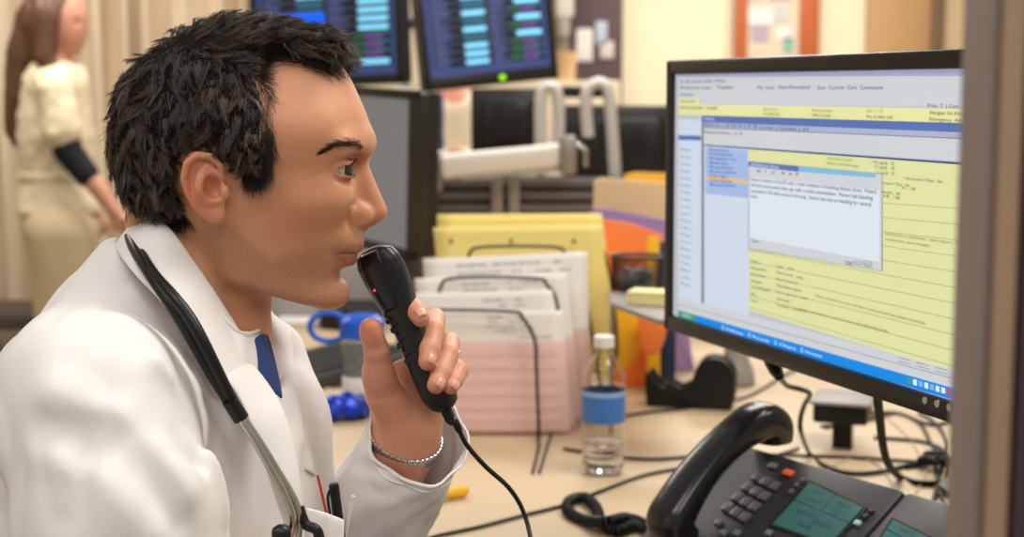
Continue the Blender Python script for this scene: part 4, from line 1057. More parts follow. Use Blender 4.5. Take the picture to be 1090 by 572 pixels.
# ---------------- tape dispenser
tp = WZ(735, 432, DESK+.001); Rt = Matrix.Rotation(math.radians(-14), 3, 'Z'); Rn = np.array(Rt)
disp = thing('tape_dispenser', 'black desk tape dispenser with serrated front lip', 'tape dispenser', tp)
prof = [(-.078, 0), (.078, 0), (.084, .030), (.082, .070), (.060, .092), (.034, .094), (.012, .074), (.002, .048), (-.018, .038), (-.030, .044), (-.048, .036), (-.066, .052), (-.072, .062), (-.082, .060), (-.084, .040)]
prof = catmull(prof[1:6]+[(.020, .086)]+prof[6:], 4); prof = [(-.078, 0)]+[(p[0]*.98, max(p[1], 0)) for p in prof]
MB().prism(prof, tp+Rn@np.array([0, -.026, 0]), Rn@np.array([1, 0, 0]), (0, 0, 1), Rn@np.array([0, 1, 0]), .012, bev=.002).build('side_wall', rub, disp)
MB().prism(prof, tp+Rn@np.array([0, .016, 0]), Rn@np.array([1, 0, 0]), (0, 0, 1), Rn@np.array([0, 1, 0]), .012, bev=.002).build('side_wall', rub, disp)
MB().prism([(-.076, 0), (.076, 0), (.076, .020), (.0, .022), (-.060, .024), (-.076, .052)], tp+Rn@np.array([0, -.016, .001]), Rn@np.array([1, 0, 0]), (0, 0, 1), Rn@np.array([0, 1, 0]), .034, bev=.001).build('base', rub, disp)
RX = Matrix(np.stack([Rn@np.array([1, 0, 0]), np.array([0, 0, 1.]), -(Rn@np.array([0, 1., 0]))], 1).tolist())
MB().lathe([(.013, -.010), (.036, -.010), (.036, .010), (.013, .010), (.013, -.010)], tp+Rn@np.array([.042, 0, .055]), RX, 36, cap=False).build('tape_roll', mat('clear_tape', (222, 212, 190), .2), disp)
MB().lathe([(.0004, -.015), (.012, -.015), (.012, .015), (.0004, .015)], tp+Rn@np.array([.042, 0, .055]), RX, 24).build('hub', rub, disp)
z_ = MB()
zp = [(-.014+.028*i/12, .003 if i % 2 else 0) for i in range(13)]
z_.prism([(-.014, -.006)]+zp+[(.014, -.006)], tp+Rn@np.array([-.0765, 0, .060]), Rn@np.array([0, 1., 0]), (0, 0, 1), Rn@np.array([-1, 0, 0.]), .0015); z_.build('cutter', stl, disp)
gb = WZ(783, 408, DESK+.001); o = lathe_part('round_stand', catmull([(.0005, .002), (.036, .002), (.038, .010), (.034, .030), (.026, .050), (.022, .085), (.021, .15), (.020, .155), (.0005, .156)], 4), gb, gp, None); tag(o, 'grey rounded plastic stand rising behind the tape dispenser', 'stand')
# ---------------- keyboard, jug, packet and papers at the far left of the desk
kb = thing('keyboard', 'dark grey keyboard lying between the coat and the clear jug', 'keyboard', WZ(338, 398, DESK))
ko = WZ(338, 398, DESK+.004); Rk = Matrix.Rotation(math.radians(62), 3, 'Z'); Rkn = np.array(Rk)
MB().box(ko+np.array([0, 0, .012]), (.46, .22, .030), Rk, bev=.006).build('keyboard_case', mat('keyboard_grey', (62, 60, 60), .5), kb)
km = mat('key_dark', (44, 43, 44), .45)
for r_ in range(5):
    for c_ in range(15):
        MB().box(ko+Rkn@np.array([-.196+c_*.028, -.072+r_*.034, .028]), (.022, .026, .008), Rk, bev=.002).build('key', km, kb)
jc = WZ(386, 436, DESK+.001); jug = thing('water_jug', 'clear jug with bright blue looped lid and white label', 'jug', jc)
jp = catmull([(.0005, .003), (.030, .002), (.034, .010), (.034, .06), (.036, .12), (.037, .135)], 4)
o = lathe_part('jug_body', [(max(p[0], .0004), p[1]) for p in jp], jc, mat('cloudy_plastic', (235, 238, 240), .08, trans=.92, ior=1.05, var=0), jug, auto=False); q = o.modifiers.new('Solidify', 'SOLIDIFY'); q.thickness = .001
lathe_part('jug_label', [(.0350, .010), (.0358, .012), (.0362, .062), (.0350, .064)], jc, white, jug)
bl = mat('blue_plastic', (30, 92, 210), .3)
lathe_part('lid', [(.0004, .175), (.028, .175), (.040, .165), (.041, .135), (.038, .133)], jc, bl, jug)
hc = jc+np.array([-.060, 0, .152])
MB().tube([hc+np.array([.034*math.cos(a), 0, .026*math.sin(a)]) for a in np.linspace(0, 2*PI, 33)[:-1]], .0055, 10, closed=True).build('lid_loop', bl, jug)
pk = WZ(366, 446, DESK+.001); b = MB()
G = np.array([[pk+np.array([u*.048+v*.01, v*.035+u*.02, .008+.038*(1-u*u)**.6*(1-v*v)**.6+.004*math.sin(u*9+v*7)]) for v in np.linspace(-1, 1, 16)] for u in np.linspace(-1, 1, 16)])
o = b.quadgrid(G).build('snack_packet', mat('blue_foil', (26, 60, 190), .25, .3, var=.25, vscale=60), None, auto=False); q = o.modifiers.new('Solidify', 'SOLIDIFY'); q.thickness = .010; q.offset = -1
tag(o, 'crumpled shiny blue packet on the desk under the clear jug', 'packet')
o = MB().prism([(p[0], p[1]) for p in [WZ(296, 346, DESK), WZ(352, 348, DESK), WZ(356, 330, DESK), (WZ(300, 327, DESK))]], (0, 0, DESK+.001), (1, 0, 0), (0, 1, 0), (0, 0, 1), .006).build('loose_papers', white, None); tag(o, 'loose white papers lying behind the keyboard below the man\'s chin', 'papers')
o = MB().prism([(p[0], p[1]) for p in [WZ(330, 432, DESK), WZ(362, 436, DESK), WZ(364, 418, DESK), (WZ(342, 414, DESK))]], (0, 0, DESK+.001), (1, 0, 0), (0, 1, 0), (0, 0, 1), .004).build('cream_card', mat('cream_card', (226, 212, 178), .8), None); tag(o, 'cream card on the desk between the keyboard and the blue packet', 'card')
pb = WZ(372, 352, DESK); o = MB().prism([(p[0], p[1]) for p in [WZ(340, 350, DESK), WZ(400, 356, DESK), WZ(412, 330, DESK), (WZ(350, 326, DESK))]], (0, 0, DESK+.001), (1, 0, 0), (0, 1, 0), (0, 0, 1), .05, bev=.006).build('black_case', rub, None); tag(o, 'flat black case on the far desk behind the blue jug lid', 'case')
hb = WZ(480, 525, DESK+.010); hi = thing('highlighter', 'yellow highlighter lying on the desk just right of the cuff', 'highlighter', hb)
MB().tube([hb+np.array([-.05, -.035, 0]), hb+np.array([.0, 0, 0])], .008, 14).build('barrel', yp, hi); MB().tube([hb, hb+np.array([.018, .012, 0]), hb+np.array([.022, .015, 0])], [.0085, .0085, .006], 14).build('cap', yp, hi)

# ================================================================== BIG MONITOR
PO, PT, PB = W(711.5, 64.5, 1.777), W(1050, 51, 1.238), W(711.5, 351, 1.777)
un = PT-PO; WM = np.linalg.norm(un); un /= WM; vn = PB-PO; vn -= un*(vn@un); HM_ = np.linalg.norm(vn); vn /= HM_; fn = np.cross(vn, un); fn = fn if fn[1] < 0 else -fn   # fn towards the viewer
mon = thing('monitor', 'large black widescreen monitor showing yellow patient record windows', 'monitor', PO+un*WM/2+vn*HM_)
bz = mat('black_bezel', (34, 31, 30), .35, var=.08)
def mp(a, b_, c=0): return PO+un*a+vn*b_+fn*c
def raypt(x, y, c=.0):        # where the sight line of a pixel meets the screen
    o = np.array([0, 0, CAM_Z]); d = W(x, y, 1.)-o; t = ((PO+fn*c-o)@fn)/(d@fn); return o+d*t
L_, T_, B_ = .0150, .0175, .0200
R3 = Matrix(np.stack([un, vn, np.cross(un, vn)], 1).tolist())
f_ = MB()
f_.box(mp(WM/2, T_/2, -.008), (WM, T_, .024), R3, bev=.003); f_.box(mp(WM/2, HM_-B_/2, -.008), (WM, B_, .024), R3, bev=.003)
f_.box(mp(L_/2, HM_/2, -.008), (L_, HM_, .024), R3, bev=.003); f_.box(mp(WM-L_/2, HM_/2, -.008), (L_, HM_, .024), R3, bev=.003)
f_.build('bezel', bz, mon)
MB().box(mp(WM/2, HM_/2, -.030), (WM-.01, HM_-.01, .028), R3, bev=.008).box(mp(WM/2, HM_/2, -.052), (WM*.55, HM_*.6, .030), R3, bev=.012).build('back_housing', bz, mon)
def em(name, rgb, e=.78): return mat('screen_'+name, rgb, .4, emit=e, var=.015, spec=.2)
E = dict(grey=em('grey', (178, 184, 196)), lav=em('lavender', (160, 168, 204)), yel=em('yellow', (214, 218, 160)), yg=em('lime', (206, 214, 160)), blue=em('title_blue', (82, 108, 172)), pale=em('pale_blue', (190, 206, 228)), tree=em('tree_blue', (150, 176, 224)),
         line=em('line', (112, 124, 140), .5), navy=em('navy', (48, 74, 120), .8), white=em('white', (204, 216, 232)), task=em('taskbar', (10, 122, 208), 1.0), green=em('start_green', (60, 150, 120)), orange=em('orange', (226, 180, 110)), txt=em('text', (64, 70, 88), .3), lgrey=em('light_grey', (190, 198, 208)), sky=em('sky', (120, 178, 216)), red=em('red', (214, 60, 60)), olive=em('olive_text', (120, 120, 80), .4), ltxt=em('light_text', (215, 232, 250)))
names = list(E); EMATS = [E[k] for k in names]
SB = MB()
SB.box(mp(WM/2, (T_+HM_-B_)/2, -.004), (WM-2*L_+.002, HM_-T_-B_+.002, .004), R3, mi=names.index('grey'))
lay = [0]
def q4(c, *p, lift=None):
    lay[0] += 1; l = -.0018+lay[0]*.000012 if lift is None else lift
    SB.add([raypt(x, y, l) for x, y in p], [(0, 1, 2, 3)], names.index(c))
def band(c, x0, y0, x1, y1, t0, t1): q4(c, (x0, y0), (x1, y1), (x1, y1+t1), (x0, y0+t0))
XR = 1040; k_ = (XR-1022)/300
def edge(yl, yr, x):      # row of a screen line that runs from (722,yl) to (1022,yr)
    A_1 = yl; return yl+(yr-yl)*(x-722)/300
def row(c, x0, x1, yl0, yr0, yl1, yr1): q4(c, (x0, edge(yl0, yr0, x0)), (x1, edge(yl0, yr0, x1)), (x1, edge(yl1, yr1, x1)), (x0, edge(yl1, yr1, x0)))
row('lav', 722, XR, 76, 72, 82, 81)
row('lgrey', 722, XR, 82, 81, 111, 114)
row('yel', 722, 744, 105, 108, 112, 115)
row('yel', 722, XR, 111, 116, 122, 131)
row('grey', 722, 747, 122, 131, 330, 416)
row('pale', 722, 746, 127, 140, 320, 410)
row('blue', 722, 746, 144, 152, 149, 158)
row('blue', 747, XR, 122, 131, 129, 141)
row('lav', 747, XR, 129, 141, 134.5, 147)
row('line', 747, XR, 134.5, 147, 135.2, 148)
row('lgrey', 747, XR, 135.2, 148, 152, 172)
row('line', 747, 749, 130, 141, 320, 410)
row('navy', 750, XR, 152, 173, 153.4, 175.4)
row('pale', 750, 797, 153.5, 175, 318, 405)
row('tree', 751, 796, 155, 176, 203, 236)
row('orange', 752, 795, 185, 212, 188.5, 216)
row('yg', 797, XR, 153.5, 175.4, 308, 398)
row('lgrey', 722, XR, 316, 396, 333, 416)
for i in range(11): row('line', 797, XR, 200+i*10.5, 222+i*17, 200.45+i*10.5, 222.5+i*17)
row('line', 722, XR, 324, 405, 324.4, 405.6)
row('task', 722, XR, 330.2, 415.5, 341, 428)
row('green', 722, 740, 330.4, 415.8, 340.5, 427)
for i, x in enumerate((768, 796, 824, 852)): row('sky', x, x+3, 333, 418, 338, 424)
for i, x in enumerate((966, 972, 978, 984, 990, 996, 1002, 1008)): row(['green', 'ltxt', 'sky', 'ltxt', 'sky', 'ltxt', 'ltxt', 'red'][i], x, x+4, 332.5, 418, 338, 424)
for x in (955, 975, 995): row('line', x, x+14, 318, 398, 318.6, 398.6); row('line', x, x+14, 321, 402, 321.6, 402.6)
# note dialog
q4('line', (796.5, 171.5), (939.5, 185), (939.5, 289), (796.5, 265))
q4('lgrey', (797, 172), (939, 185.5), (938.5, 288.5), (797, 264.5))
q4('blue', (797, 172.2), (850, 177.3), (850, 183), (797, 177)); q4('sky', (850, 177.3), (932, 185), (932, 189.5), (850, 183))
q4('white', (798, 188), (936, 203), (936, 279), (798, 253))
for x in (899, 909, 919): q4('line', (x, 277.5), (x+9, 279.2), (x+9, 283), (x, 281.4)); q4('grey', (x+.5, 278), (x+8.5, 279.5), (x+8.5, 282.6), (x+.5, 281))
SB.build('screen', EMATS, mon, auto=False)
TX = []
def stext(s_, x, y, x2, y2, hpx, m='txt', l=-.0009):
    a = raypt(x, y, l); b2_ = raypt(x2, y2, l); u = b2_-a; wl_ = np.linalg.norm(u)
    sz = np.linalg.norm(raypt(x, y+hpx, l)-a)
    o = text_obj('screen_text', s_, a, u, -vn, sz, E[m], mon, ext=0)
    me = o.data; xs = [v.co for v in me.vertices]
    if xs:      # fit the line to its length on the screen
        uu = Vector([float(k) for k in u/wl_]); a_ = Vector([float(k) for k in a]); L0 = max((v-a_).dot(uu) for v in xs); sc_ = wl_/L0
        for v in me.vertices: v.co = v.co+uu*((v.co-a_).dot(uu)*(sc_-1))
    TX.append(o)
dt = [("Patient presents to the ER with a chief complaint of bleeding dialysis shunt.  Patient", 799, 192.5, 933, 206.5), ("had been seen several days ago with a similar presentation.  Patient had bleeding", 799, 198.5, 929, 213), ("controlled in ER with pressure dressing.  Patient has had no bleeding for several", 799, 204.8, 927, 219.8), ("hours.", 799, 210.5, 807, 211.5)]
for s_, a, b_, c_, d_ in dt: stext(s_, a, b_, c_, d_, 5.6)
stext("Addendum Note", 799, 176.4, 829, 179.5, 4.4, 'ltxt'); stext("B   I   U    A  A  P", 806, 183.5, 850, 187.5, 4.6)
stext("Send", 800, 257.5, 808, 258.8, 4); stext("OK", 902, 281.5, 906, 282.2, 3.8); stext("Cancel", 920, 284, 928, 285.4, 3.6)
stext("File  Edit  Records  Orders  Window", 724, 88.5, 772, 87.5, 4.6); stext("Patient List   Tasks", 724, 95, 780, 94.5, 4.6); stext("My  Lists   Non-Parenteral", 806, 95, 862, 94.5, 5.6, 'navy'); stext("Sum  Current  Care  Comments", 870, 95.2, 940, 95.2, 6, 'navy')
stext("Census", 724, 102, 738, 102, 4.4); stext("Flowsheet", 724, 109, 740, 109, 4.2); stext("DOE, JOHN  12345", 723, 116, 763, 117, 4.6)
stext("Age 47 years", 812, 117.5, 828, 118, 4.2, 'olive'); stext("Male 08/21/62", 812, 122.5, 830, 123.3, 4.2); stext("Attending Name", 864, 118.5, 886, 119.4, 4.2, 'olive'); stext("MRN 012345", 864, 124, 884, 125, 4.4)
stext("Jan 11 12", 923, 119, 940, 119.6, 4.6, 'olive'); stext("Rm # 000-100", 922, 125.4, 950, 127, 4.8); stext("Print  T  | Cart", 987, 114, 1020, 115, 5.2); stext("Allergies: No Known", 989, 121.6, 1030, 123, 5.6, 'txt'); stext("Emergency  Active", 989, 128.4, 1030, 130.6, 5.6, 'txt')
stext("Charting", 749, 127.3, 760, 128, 4, 'ltxt'); stext("Search | A D V | P R | List | Goals | H", 749, 134, 860, 139.5, 4.6); stext("Assessment  v1.0", 749, 141.6, 790, 144, 4.2)
for i, (s1, s2) in enumerate([("174 mg/dL", "02"), ("17 mg/dL", "02"), ("1.1 mg/dL", "02"), ("> 60 mL/min/1.73m2", "AA"), ("mL/min/1.73m2", "AA"), ("4.1", "138"), ("mmol/L", "06"), ("9.8", "136")]):
    xo = [928, 930, 932, 961, 938, 960, 938, 940][i]; yo = [174, 179, 184.5, 191, 196, 201, 205.5, 210][i]; stext(s1+"   "+s2, xo, yo, xo+[24, 22, 20, 42, 30, 14, 20, 18][i], yo+[2, 2, 2, 4, 3, 2, 2.4, 2.4][i], 4.4, 'txt')
stext("Glucose Level", 880, 169.5, 906, 172, 4.2, 'olive'); stext("Blood Urea Nitrogen", 880, 174.8, 914, 178.2, 4.2, 'olive')
for i in range(9): stext(rr_.choice(["Vital signs", "Results", "Notes", "Orders", "Allergies", "Problems", "Reports"]), 755, 160+i*4.7, 775+i % 3*4, 161.5+i*4.7, 3.8, 'navy')
for i in range(20): stext(rr_.choice(["Labs", "Meds", "Forms", "Intake", "Plan"]), 724, 160+i*7.5, 735, 161.5+i*7.6, 3.6, 'line')
L2 = [("Subject", "Time   10:42"), ("Requested By", "None known   today"), ("Patient Name", "Chart reviewed"), ("Allergies", "Medications given"), ("Home Medications", "none  reported  today"), ("Plan", "discharge"), ("Status", "Complete   follow up")]
for i, (s1, s2) in enumerate(L2):
    y = 279+i*7.0; stext(s1, 799, y, 799+len(s1)*1.35, y+len(s1)*.28, 4.4, 'navy' if i % 2 == 0 else 'txt'); stext(s2, 826, y+5, 826+len(s2)*1.6, y+5+len(s2)*.36, 4.4, 'txt' if i % 2 else 'olive')
stext("Result values for the last visit were reviewed with the patient at bedside", 868, 316, 985, 346, 4.6, 'olive'); stext("clinical summary text continued on the following page", 850, 330, 945, 354, 4.4, 'olive'); stext("laboratory comment - see report   Final", 942, 250, 1028, 262, 4.6, 'olive'); stext("verified by technologist", 942, 256, 990, 263, 4.4, 'olive')
stext("start", 726, 336, 735, 339.4, 5, 'ltxt')
for i, x in enumerate((773, 801, 829, 857)): y = edge(337, 423, x); stext(["Inbox", "Records", "Chart", "Document"][i], x, y, x+18, y+5.6, 4.6, 'ltxt')
def join(objs, name):
    V = []; F = []; mi = []; mats = []
    for o in objs:
        m = o.data.materials[0]
        if m not in mats: mats.append(m)
        off = len(V); V += [v.co.copy() for v in o.data.vertices]
        for p in o.data.polygons: F.append([i+off for i in p.vertices]); mi.append(mats.index(m))
    par = objs[0].parent
    for o in objs: bpy.data.objects.remove(o)
    me = bpy.data.meshes.new(name); me.from_pydata(V, [], F); me.polygons.foreach_set('material_index', mi); me.update()
    return link(name, me, mats, par)
join(TX, 'screen_text')
for x, y in ((985, 426.5), (998, 430), (1011, 434)):
    MB().lathe([(.0003, .001), (.0035, .001), (.0035, -.002), (.0003, -.002)], raypt(x, y, .0045), Matrix(np.stack([un, -vn, fn], 1).tolist()), 16).build('monitor_button', stl, mon)
# arm that carries the monitor from the desk behind
am = thing('articulated_mount', 'dark jointed arm holding the big monitor up from the desk', 'monitor arm', (mp(WM/2, HM_, -.1)*np.array([1, 1, 0])+np.array([.12, .16, DESK])))
gm = mat('dark_grey_metal', (70, 68, 68), .4, .5)
vb = mp(WM/2, HM_*.5, -.070); base = np.array([vb[0]+.30, vb[1]+.42, DESK]); 
MB().box(mp(WM/2, HM_/2, -.071), (.12, .12, .008), R3, bev=.001).build('mount_plate', gm, am)
MB().tube([mp(WM/2, HM_/2, -.075), np.array([base[0], base[1], mp(WM/2, HM_/2)[2]])], .018, 14).build('arm_link', gm, am)
MB().tube([base+np.array([0, 0, .0]), np.array([base[0], base[1], mp(WM/2, HM_/2)[2]+.03])], .02, 16).build('arm_post', gm, am)
MB().lathe([(.0005, 0), (.06, 0), (.06, .012), (.0005, .014)], base, None, 28).build('arm_base', gm, am)
dkb = thing('cable_box', 'small dark box with pale lid lying beneath the big monitor', 'box', WZ(905, 448, DESK))
c0 = W(898, 428, 2.25); MB().box(c0+np.array([0, 0, -.012]), (.085, .10, .030), Matrix.Rotation(-.35, 3, 'Z'), bev=.004).build('box_body', rub, dkb); MB().box(c0+np.array([0, 0, .006]), (.095, .11, .006), Matrix.Rotation(-.35, 3, 'Z'), bev=.002).build('box_lid', gp, dkb)
MB().box(np.array([c0[0], c0[1], (c0[2]-.026+DESK)/2]), (.03, .03, c0[2]-.026-DESK), Matrix.Rotation(-.35, 3, 'Z')).build('box_foot', rub, dkb)
# ---------------- cables
def cable(label, pts, r=.0025, m=rub, z=None, n=8, name='cable', cat='cable'):
    P = []
    for p in pts:
        if len(p) == 2: P.append(WZ(p[0], p[1], DESK+r+.0006))
        elif len(p) == 3: P.append(W(*p))
    o = MB().tube(catmull(P, 10), r, n).build(name, m, None); return tag(o, label, cat, 'loose cables on the desk')
cable('black cable curving across the desk in front of the bottle towards the phone', [(430, 584), (460, 572), (510, 561), (560, 548), (600, 538), (640, 523), (681, 507.5), (720, 499.5), (745, 497), (790, 494), (850, 478)], .0026)
cable('black cable running level from the bottle base to behind the phone', [(600, 478), (640, 484), (667, 487.5), (694, 489), (722, 487.5), (748, 485), (800, 484), (850, 485), (905, 487), (950, 490), (985, 492)], .0026)
cable('black cable sloping from the bottle label up behind the tape dispenser', [(620, 450), (664, 443), (694, 438.5), (735, 434), (790, 424), (815, 412), (838, 398), (870, 385)], .0026)
c1 = thing('power_cable', 'black plug and power cable hanging from the big monitor\'s lower edge', 'cable', raypt(826, 392, -.03))
p0 = raypt(820, 384, -.030); p1 = raypt(830, 402, -.028)
MB().tube([p0, p0*.4+p1*.6, p1], [.0080, .0080, .0055], 12).build('plug', rub, c1)
MB().tube(catmull([p1, W(838, 411, 1.72), W(853, 415, 1.76), (W(862, 420, 1.80)), W(856, 432, 1.85), W(852, 447, 1.88), W(853, 462, 1.90), WZ(862, 483, DESK+.004), WZ(878, 496, DESK+.004), WZ(905, 504, DESK+.004), WZ(940, 502, DESK+.004), WZ(978, 492, DESK+.004), WZ(1000, 484, DESK+.004)], 8), .0034, 10).build('power_lead', rub, c1)
sp0 = raypt(932, 405, -.03)
pts = catmull([sp0, W(937, 450, 1.58), W(940, 475, 1.66), W(946, 495, 1.75), WZ(958, 508, DESK+.004), WZ(978, 515, DESK+.004), WZ(1004, 515.5, DESK+.004), WZ(1030, 516, DESK+.004)], 8)
o = MB().tube(pts, .0050, 10).build('monitor_lead', mat('matte_black_rubber', (16, 16, 17), .7, spec=.15), None); tag(o, 'thick black lead hanging down below the right half of the big monitor', 'cable')
tangle = [
 ('black cable looping up and over right of the hanging lead', [(880, 455), (905, 447), (935, 440), (960, 441), (980, 452), (990, 470), (1000, 488)]),
 ('black cable bowing under the loop towards the plug knot', [(874, 454), (900, 452), (930, 446), (955, 440), (990, 452), (1010, 450), (1030, 452)]),
 ('black cable passing level through the knot of leads', [(930, 466), (960, 468), (985, 471), (1004, 480), (1010, 500), (1003, 516), (990, 540)]),
 ('black cable dropping from the knot in a narrow fork', [(995, 490), (998, 510), (1003, 530), (1012, 552), (1020, 570)]),
 ('black cable crossing the fork behind the phone', [(1004, 488), (998, 515), (992, 540), (988, 556)]),
 ('black cable curling close round the plug knot', [(978, 440), (990, 446), (1003, 460), (1008, 476), (1000, 490), (985, 494), (965, 498)]),
]
for lb, p in tangle: cable(lb, p, .0030)
tc_ = mat('pale_cable', (196, 186, 170), .5)
cable('thin pale cable arching from the phone corner over the black leads', [(880, 502), (893, 492), (915, 487), (935, 496), (948, 512), (955, 528)], .0014, tc_)
cable('thin pale cable trailing under the big monitor towards the knot', [(900, 440), (930, 436), (950, 450), (970, 470), (985, 500), (975, 525)], .0014, tc_)
k0 = WZ(1002, 492, DESK+.012)
kn = MB()
for i in range(5): kn.tube([k0+np.array([.024*math.cos(a+i)+.004*i-.01, .020*math.sin(a+i*.7), .006*math.sin(2*a+i)+.004]) for a in np.linspace(0, 2*PI, 25)[:-1]], .0034, 8, closed=True)
tag(kn.build('cable_knot', rub, None), 'bundled knot of black leads on the desk below the monitor\'s right end', 'cables', kind='stuff')

# ================================================================== DESK PHONE
pu = np.array([.545, -.838, 0]); pu /= np.linalg.norm(pu); tilt = math.radians(34)
dn = np.array([-pu[1]*-1, 0, 0]); hd = np.array([-.838, -.545, 0]); hd /= np.linalg.norm(hd)
pv = -(hd*math.cos(tilt)+np.array([0, 0, -math.sin(tilt)])); pn = np.cross(pu, pv); pn = pn if pn[2] > 0 else -pn
K0 = W(806.6, 509, 1.62)
def ph(x, y, c=0.):         # pixel -> local (a,b) on the phone's face raised by c
    o = np.array([0, 0, CAM_Z]); d = W(x, y, 1.)-o; t = ((K0+pn*c-o)@pn)/(d@pn); p = o+d*t-K0; return p@pu, p@pv
def pp(a, b_, c=0.): return K0+pu*a+pv*b_+pn*c
Rp = Matrix(np.stack([pu, pv, pn], 1).tolist())
phone = thing('desk_phone', 'dark grey office desk phone with green lit display in the foreground', 'phone', pp(.06, -.05, -.1)*np.array([1, 1, 0])+np.array([0, 0, DESK]))
pm = mat('phone_charcoal', (44, 42, 46), .45, var=.06); kmn = mat('phone_key', (96, 94, 98), .35)
a0, b0 = ph(838, 478); a1_, b1_ = ph(953, 532.7)
bt = (b0+b1_)/2+.004
al = -.086; ar = a1_
b = MB(); b.box(pp((al+ar)/2, bt-.10, -.016), (ar-al, .20, .030), Rp, bev=.006)
b.build('phone_body', pm, phone)
# foot that props the slope up from the desk
zt = pp(0, bt-.03, -.03)[2]
def wedge(a_0, a_1, name):
    pts = [pp(a_0, bt-.01, -.030), pp(a_0, bt-.20, -.030)]
    bb = MB(); n_ = []
    V = [pp(a_0, bt-.012, -.028), pp(a_1, bt-.012, -.028), pp(a_1, bt-.185, -.028), pp(a_0, bt-.185, -.028)]
    Bz = [np.array([v[0], v[1], DESK+.0005]) for v in V]
    sh_ = hd*.0
    bb.add(V+Bz, [(0, 1, 2, 3), (7, 6, 5, 4), (0, 4, 5, 1), (1, 5, 6, 2), (2, 6, 7, 3), (3, 7, 4, 0)]); bb.build(name, pm, phone)
wedge(al+.02, ar-.02, 'phone_stand')
# key pad: 3 x 4
ka = ph(790+.0, 0)[0] if 0 else None
A0 = ph(806.6, 509.2); A2 = ph(825, 518.5); A3 = ph(775, 542)
stepu = (np.array(A2)-np.array(A0))/2; stepv = (np.array(A3)-np.array(A0))/3
for r_ in range(4):
    for c_ in range(3):
        a, b_ = np.array(A0)+stepu*c_+stepv*r_
        k = MB().box(pp(a, b_, .0015), (np.linalg.norm(stepu)*.78, np.linalg.norm(stepv)*.70, .005), Rp, bev=.0012).build('key', kmn, phone)
def btn(x, y, w, h, m, name, c=.002):
    a, b_ = ph(x, y, c); return MB().box(pp(a, b_, c-.001), (w*.85, h*.85, .004), Rp, bev=.0010).build(name, m, phone)
btn(822.5, 495.5, .015, .009, mat('pale_key', (112, 114, 120), .35), 'function_key'); btn(839, 503, .018, .010, mat('orange_key', (232, 104, 72), .4), 'orange_key')
for x, y in ((854, 511), (848, 516), (842, 523)): btn(x, y, .007, .007, kmn, 'small_key')
for x, y in ((764, 556), (770, 567), (784, 567), (818, 567), (808, 580)): btn(x, y, .011, .009, mat('pale_key', (112, 114, 120), .35), 'navigation_key')
btn(912.5, 556.5, .010, .007, mat('pale_green_key', (150, 206, 182), .35), 'green_key')  # pale green key cap, plain colour without emission
for x, y in ((920, 550), (927, 544)): btn(x, y, .008, .006, pm, 'side_key')
lcd_m = mat('phone_display_teal', (52, 100, 98), .3, emit=.05, var=.08, vscale=30); lcd_t = mat('phone_display_ink', (30, 56, 92), .3)
def lcd_panel(q, name):
    P = [np.array(ph(x, y)) for x, y in q]; cen_ = sum(P)/4
    fr = [cen_+(p-cen_)*1.10 for p in P]
    MB().prism([tuple(p) for p in fr], pp(0, 0, -.001), pu, pv, pn, .0016).build('display_frame', gl, phone)
    o = MB().prism([tuple(p) for p in P], pp(0, 0, .0001), pu, pv, pn, .0012).build(name, lcd_m, phone)
    return P
q = [(862.5, 514.5), (919, 541.5), (884, 575+5), (822.5, 559)]
P = lcd_panel(q, 'display')
def lerp2(P, u, v): return (P[0]*(1-u)+P[1]*u)*(1-v)+(P[3]*(1-u)+P[2]*u)*v
tb = MB()
def dline(u0, v0, u1, v1, t=.0007):
    A_2 = lerp2(P, u0, v0); B_2 = lerp2(P, u1, v1); tb.tube([pp(*A_2, .0014), pp(*B_2, .0014)], t, 4)
dline(0, .42, 1, .42, .0005); dline(.5, 0, .5, .42, .0005)
for (u, v, s_) in [(.12, .10, 'Inbox'), (.12, .28, 'Outbox'), (.62, .12, 'Prgms'), (.62, .30, 'Keys'), (.18, .58, 'Ext 4127'), (.5, .66, '10:42am'), (.35, .80, 'Ready')]:
    A_2 = lerp2(P, u, v); o = text_obj('t', s_, pp(A_2[0], A_2[1]-.004, .0015), pu, pv, .0085, lcd_t, phone, ext=0); tb.add([vv.co for vv in o.data.vertices], [list(p.vertices) for p in o.data.polygons]); bpy.data.objects.remove(o)
tb.build('display_text', lcd_t, bpy.data.objects['display'], auto=False)
# add-on key module on the right
mod = thing('phone_key_module', 'dark add-on key module with its own green display joined to the phone\'s right side', 'phone module', pp(ar+.07, bt-.1, -.1)*np.array([1, 1, 0])+np.array([0, 0, DESK]))
MB().box(pp(ar+.002+.065, bt-.10, -.016), (.13, .20, .030), Rp, bev=.006).build('module_body', pm, mod)
ps = phone; phone = mod
wedge(ar+.012, ar+.12, 'module_stand')
P = lcd_panel([(951, 554), (1003, 580), (985, 612), (928, 590)], 'display')
tb = MB(); dline(0, .3, 1, .3, .0005)
for (u, v, s_) in [(.2, .12, 'Line 2'), (.2, .42, 'Desk')]:
    A_2 = lerp2(P, u, v); o = text_obj('t', s_, pp(A_2[0], A_2[1]-.004, .0015), pu, pv, .0085, lcd_t, phone, ext=0); tb.add([vv.co for vv in o.data.vertices], [list(p.vertices) for p in o.data.polygons]); bpy.data.objects.remove(o)
tb.build('display_text', lcd_t, bpy.data.objects['display.001'], auto=False)
phone = ps
